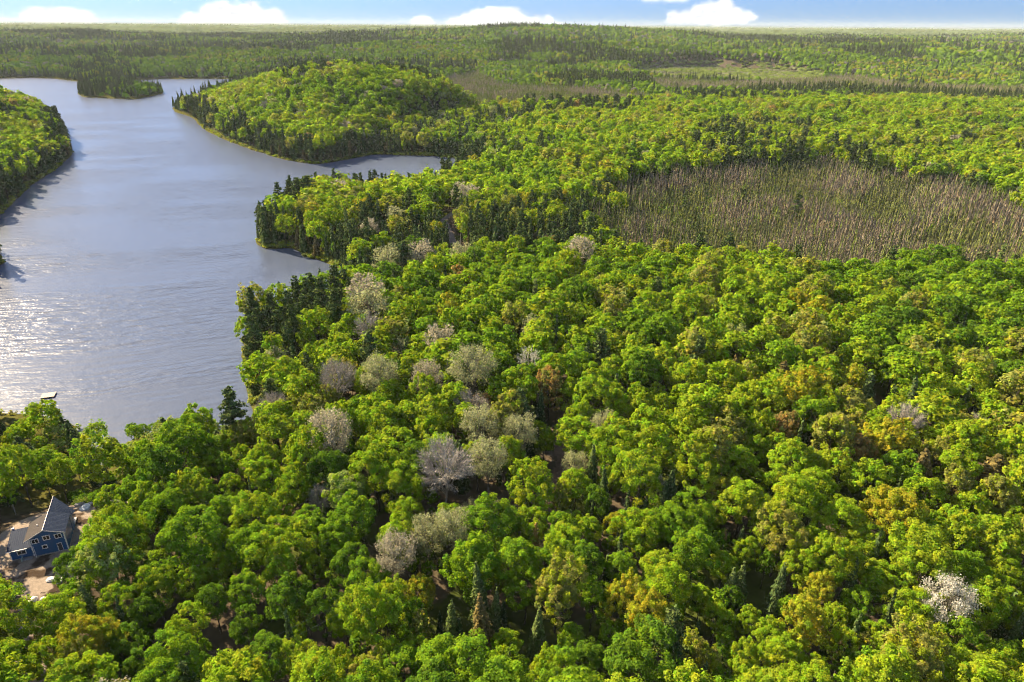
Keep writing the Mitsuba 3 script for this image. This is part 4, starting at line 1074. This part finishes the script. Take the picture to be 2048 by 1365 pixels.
def seam_roof(name, corners, colour, thick, seams, axis):
    """a metal roof plane (4 corners: eave a, eave b, ridge b, ridge a) with standing seams running from eave to ridge"""
    a, b, c, d = (np.asarray(p, float) for p in corners)
    n = np.cross(b - a, d - a)
    n = n / np.linalg.norm(n)
    n = n if n[2] > 0 else -n
    parts = []
    top = np.array([a, b, c, d])
    v = np.vstack([top, top - n * thick])
    f = np.array([[0, 1, 2], [0, 2, 3], [4, 6, 5], [4, 7, 6], [0, 4, 5], [0, 5, 1], [1, 5, 6], [1, 6, 2], [2, 6, 7], [2, 7, 3], [3, 7, 4], [3, 4, 0]])
    parts.append((v, f))
    for t in np.linspace(0.01, 0.99, seams):
        p, q = a + (b - a) * t, d + (c - d) * t
        w = (b - a) / np.linalg.norm(b - a) * 0.02
        v = np.array([p - w, p + w, q + w, q - w, p - w + n * 0.035, p + w + n * 0.035, q + w + n * 0.035, q - w + n * 0.035])
        parts.append((v, np.array([[4, 5, 6], [4, 6, 7], [0, 4, 7], [0, 7, 3], [1, 2, 6], [1, 6, 5], [0, 1, 5], [0, 5, 4]])))
    v, f = join(parts)
    return solid(name, (hw(v), f), colour, "metal_material", spread=0.02)


scene["metal_material"] = {"type": "twosided", "bsdf": {"type": "principled", "base_color": VC, "roughness": 0.65, "specular": 0.06}}
H = "blue_house"
labels[H] = {"label": "dark blue house with grey metal roofs in the gravel yard", "category": "house"}
clad(H + "__main_wall", BLUE, [(0, 0.45), (6.7, 0.45), (6.7, 5.55), (3.1, 6.98), (0, 5.45)], 0.0, 6.6)
hbox(H + "__foundation", CONCRETE, 0.03, 6.67, 0.03, 12.0, -1.0, 0.45)
clad(H + "__wing_wall", BLUE, [(-4.5, 0.35), (-0.005, 0.35), (-0.005, 3.0), (-4.5, 3.0)], 0.6, 6.6)
labels[H + "__wing_wall"] = {"label": "low blue side wing left of the main gable"}
hbox(H + "__foundation", CONCRETE, -4.47, -0.01, 0.63, 6.55, -1.0, 0.35)
# the lakeside part under the triangular roof
_tri = trimesh.creation.extrude_polygon(shapely.Polygon([(3.2, 6.62), (6.8, 6.62), (6.8, 8.6), (3.2, 12.2)]), 4.4, engine="earcut")
_tv = np.array(_tri.vertices) + [0, 0, 0.45]
_tv[_tv[:, 2] > 3] = np.column_stack([_tv[_tv[:, 2] > 3][:, :2], 6.85 - 0.56 * (_tv[_tv[:, 2] > 3][:, 0] - 3.1)])
_tri.vertices = hw(_tv)
solid(H + "__lakeside_wall", _tri, BLUE)
seam_roof(H + "__left_roof", [(-1.05, -0.4, 5.0), (-1.05, 6.75, 5.0), (3.1, 6.75, 7.12), (3.1, -0.4, 7.12)], METAL_GLARE, 0.12, 16, 0)  # lighter brown paints sun glare onto the same roof metal
seam_roof(H + "__right_roof", [(7.15, -0.4, 5.40), (7.15, 6.75, 5.40), (3.1, 6.75, 7.12), (3.1, -0.4, 7.12)], METAL, 0.12, 16, 0)
seam_roof(H + "__wing_roof", [(-4.9, 0.2, 2.95), (-0.02, 0.2, 2.95), (-0.02, 6.5, 4.25), (-4.9, 6.5, 4.25)], METAL, 0.10, 13, 0)
seam_roof(H + "__lakeside_roof", [(7.1, 6.77, 4.78), (7.75, 8.7, 4.43), (3.1, 12.95, 7.04), (3.1, 6.77, 7.04)], METAL, 0.10, 9, 0)
hbox(H + "__ridge_cap", (0.42, 0.42, 0.42), 3.03, 3.17, -0.42, 6.76, 7.10, 7.19)
hbox(H + "__ridge_cap", (0.30, 0.31, 0.33), 3.05, 3.15, 6.78, 12.97, 7.03, 7.10)
for x in (-0.07, 6.57):
    hbox(H + "__corner_trim", TRIM, x, x + 0.2, -0.07, 0.1, 0.45, 5.35)
hbox(H + "__corner_trim", TRIM, -4.57, -4.40, 0.53, 0.66, 0.35, 2.93)
hbox(H + "__downspout", TRIM, 0.28, 0.38, -0.12, -0.02, 0.0, 3.2)
for a, b in (((-1.05, 5.0), (3.1, 7.12)), ((7.15, 5.40), (3.1, 7.12))):                # white barge boards along the gable
    (x0, z0), (x1, z1) = a, b
    v = np.array([(x0, -0.44, z0 - 0.18), (x1, -0.44, z1 - 0.18), (x1, -0.44, z1 + 0.02), (x0, -0.44, z0 + 0.02), (x0, -0.40, z0 - 0.18), (x1, -0.40, z1 - 0.18), (x1, -0.40, z1 + 0.02), (x0, -0.40, z0 + 0.02)])
    solid(H + "__barge_board", (hw(v), np.array([[0, 1, 2], [0, 2, 3], [4, 6, 5], [4, 7, 6], [3, 2, 6], [3, 6, 7], [0, 5, 1], [0, 4, 5]])), (0.55, 0.56, 0.57))
hbox(H + "__gutter", TRIM, -4.95, -0.9, 0.08, 0.2, 2.82, 2.94)


def window(cx, cz, w, h, y, lights=2):
    key = hbox(H + "__window", GLASS, cx - w / 2, cx + w / 2, y - 0.03, y + 0.02, cz - h / 2, cz + h / 2, bsdf="glass_material")
    t = 0.15
    for b in ((cx - w / 2 - t, cx + w / 2 + t, cz + h / 2, cz + h / 2 + t), (cx - w / 2 - t, cx + w / 2 + t, cz - h / 2 - t, cz - h / 2), (cx - w / 2 - t, cx - w / 2, cz - h / 2, cz + h / 2), (cx + w / 2, cx + w / 2 + t, cz - h / 2, cz + h / 2)):
        hbox(key + "__frame", TRIM, b[0], b[1], y - 0.07, y + 0.02, b[2], b[3])
    for i in range(1, lights):
        x = cx - w / 2 + w * i / lights
        hbox(key + "__mullion", TRIM, x - 0.045, x + 0.045, y - 0.06, y + 0.01, cz - h / 2, cz + h / 2)


scene["glass_material"] = {"type": "twosided", "bsdf": {"type": "principled", "base_color": VC, "roughness": 0.05, "specular": 0.6}}
window(1.0, 4.45, 1.15, 0.95, 0.0)
window(3.25, 4.75, 1.15, 0.95, 0.0)
window(5.5, 4.55, 1.15, 0.95, 0.0)
window(2.45, 2.45, 0.75, 0.75, 0.0, 1)
window(-2.3, 1.85, 1.5, 0.95, 0.6)
D_ = hbox(H + "__door", TRIM, 4.75, 5.75, -0.05, 0.03, 0.5, 2.6)
hbox(D_ + "__panel", (0.05, 0.06, 0.08), 4.87, 5.63, -0.08, -0.045, 0.55, 2.5)
hbox(H + "__step", CONCRETE, -2.4, -0.5, -0.35, 0.58, -0.3, 0.20)
hbox(H + "__step", CONCRETE, -2.0, -0.7, -0.75, -0.36, -0.3, 0.02)
hbox(H + "__stair_rail", (0.35, 0.50, 0.52), -2.45, -2.38, -0.75, 0.55, 0.2, 0.95)
hbox(H + "__vent", TRIM, 1.3, 1.5, 3.0, 3.2, 6.0, 6.65)
hbox(H + "__vent", (0.7, 0.7, 0.7), -4.75, -4.3, 6.65, 7.0, 3.1, 4.5)


def boulder(name, x, y, s, colour, label, category, seed, flat=0.6, group=None):
    m = trimesh.creation.icosphere(subdivisions=3, radius=1.0)
    v = np.array(m.vertices)
    v = v * (0.72 + 0.55 * meshkit.fbm(v * 1.6 + seed * 5.1, 3, seed))[:, None] * [1.25, 0.9, flat] * s
    a = seed * 1.7
    v = v @ np.array([[math.cos(a), -math.sin(a), 0], [math.sin(a), math.cos(a), 0], [0, 0, 1]])
    v += [x, y, float(height(x, y)) + 0.12 + flat * s * 0.35]
    key = solid(name, (v, np.array(m.faces)), colour, seed=seed, spread=0.10)
    labels[key] = {"label": label, "category": category}
    if group:
        labels[key]["group"] = group


for i, (x, y, s) in enumerate([(-107.0, 139.2, 1.0), (-105.0, 141.0, 1.2), (-102.9, 140.7, 1.1), (-101.2, 141.6, 1.3), (-99.3, 140.2, 1.0), (-97.8, 140.9, 1.2), (-110.2, 140.3, 1.0), (-96.0, 139.6, 0.9)]):
    boulder("shore_boulder", x, y, s, (0.27, 0.235, 0.20), "grey brown boulder in the rock row between the house and the lake bank", "boulder", 3 + i, 0.6, "boulders in the row above the lake bank")
boulder("covered_pile", -106.6, 137.4, 1.3, (0.52, 0.55, 0.60), "pale blue grey covered pile behind the house beside the boulders", "pile", 21, 0.5)
boulder("white_sack_pile", -99.6, 112.4, 0.85, (0.56, 0.56, 0.57), "left of the two white sack heaps at the edge of the sunlit gravel", "sack pile", 22, 0.45)
boulder("white_sack_pile", -97.6, 112.0, 0.7, (0.60, 0.61, 0.62), "right of the two white sack heaps at the edge of the sunlit gravel", "sack pile", 23, 0.45)
boulder("pale_stone", -99.9, 106.4, 0.9, (0.66, 0.62, 0.58), "larger pale stone beside the top of the driveway", "stone", 25, 0.6)
boulder("pale_stone", -97.9, 106.9, 0.6, (0.66, 0.62, 0.58), "smaller pale stone beside the top of the driveway", "stone", 26, 0.6)
boulder("white_bundle", -111.6, 119.3, 0.75, (0.72, 0.74, 0.76), "white bundle at the front corner of the low house wing", "bundle", 24, 0.8)

# swimming raft
RA = math.radians(20)
RX, RY = np.array([math.cos(RA), math.sin(RA), 0]), np.array([-math.sin(RA), math.cos(RA), 0])
labels["swimming_raft"] = {"label": "flat wooden swimming raft floating in the sun glitter", "category": "raft"}


def raft_box(name, colour, *b):
    m = box(*b)
    v = np.asarray(m.vertices)
    m.vertices = np.array([-160.9, 206.8, 0.0]) + v[:, :1] * RX + v[:, 1:2] * RY + v[:, 2:] * np.array([0, 0, 1.0])
    return solid(name, m, colour)


for i in range(9):
    raft_box("swimming_raft__plank", (0.24, 0.185, 0.13), -2.1, 2.1, -1.8 + i * 0.4, -1.8 + i * 0.4 + 0.37, 0.42, 0.48)
raft_box("swimming_raft__frame", (0.10, 0.085, 0.07), -2.05, 2.05, -1.75, 1.75, 0.10, 0.41)
raft_box("swimming_raft__float", (0.05, 0.05, 0.055), -1.9, 1.9, -1.5, -0.7, -0.3, 0.095)
raft_box("swimming_raft__float", (0.05, 0.05, 0.055), -1.9, 1.9, 0.7, 1.5, -0.3, 0.095)

# cottage on the far shore, small dock on the left shore
labels["far_cottage"] = {"label": "tiny white roofed cottage among the trees on the far lake shore", "category": "cottage"}
_fz = float(height(-679, 1752))
for nm, co, b in (("wall", (0.35, 0.34, 0.33), (-686, -672, 1747, 1756, _fz - 1, _fz + 4.5)), ("window", (0.03, 0.03, 0.035), (-682, -676, 1746.8, 1747.0, _fz + 1.2, _fz + 3.2))):
    solid("far_cottage__" + nm, box(*b), co)
_m = trimesh.creation.extrude_polygon(shapely.Polygon([(-5.6, 0), (5.6, 0), (0, 3.4)]), 15.5, engine="earcut")
_v = np.array(_m.vertices)
_m.vertices = np.stack([_v[:, 2] - 686.8, _v[:, 0] + 1751.5, _v[:, 1] + _fz + 4.5], 1)
_m.fix_normals()
solid("far_cottage__roof", _m, (0.62, 0.63, 0.65))
labels["boat_dock"] = {"label": "small grey dock on the left shore below the wooded hill", "category": "dock"}
for i in range(6):
    solid("boat_dock__plank", box(-391 + i * 1.6, -389.5 + i * 1.6, 520, 522.4, 0.45, 0.55), (0.36, 0.34, 0.32), seed=i)
for x in (-388, -383):
    solid("boat_dock__post", trimesh.creation.cylinder(0.12, 3.0, sections=8, transform=trimesh.transformations.translation_matrix([x, 521.2, -0.6])), (0.12, 0.10, 0.08))

# power line along the forest cut: two wires
labels["power_line"] = {"label": "thin power line wires above the dark gap at the bottom left", "category": "power line"}
for k_, off in enumerate((0.0, 1.6)):
    a_, b_ = np.array(WIRE[0]) + [off, -off, 0], np.array(WIRE[1]) + [off, -off, 0]
    t_ = np.linspace(0, 1, 25)[:, None]
    pts_ = a_ + (b_ - a_) * t_ - np.array([0, 0, 1.6]) * 4 * t_ * (1 - t_)
    solid("power_line__wire", join([limb(pts_[i], pts_[i + 1], 0.018, 0.018, 4) for i in range(24)]), (0.35, 0.35, 0.36))
for e_ in WIRE:
    px_, py_ = e_[0] + 0.8, e_[1] - 0.8
    solid("power_line__pole", limb([px_, py_, float(height(px_, py_)) - 0.5], [px_, py_, e_[2] + 0.6], 0.15, 0.10, 8), (0.14, 0.115, 0.09))


# ---------------------------------------------------------------- air
if HAZE:
    scene["air"] = {"type": "homogeneous", "albedo": {"type": "rgb", "value": [0.84, 0.93, 1.0]}, "sigma_t": HAZE, "phase": {"type": "isotropic"}}
    lo_, hi_ = -6.0, 185.0
    scene["haze"] = {"type": "cube", "to_world": T().translate([0, 0, (lo_ + hi_) / 2]).scale([20000, 20000, (hi_ - lo_) / 2]), "bsdf": {"type": "null"}, "interior": {"type": "ref", "id": "air"}}
    labels["haze"] = {"kind": "stuff", "label": "thin bluish haze over the distant hills"}
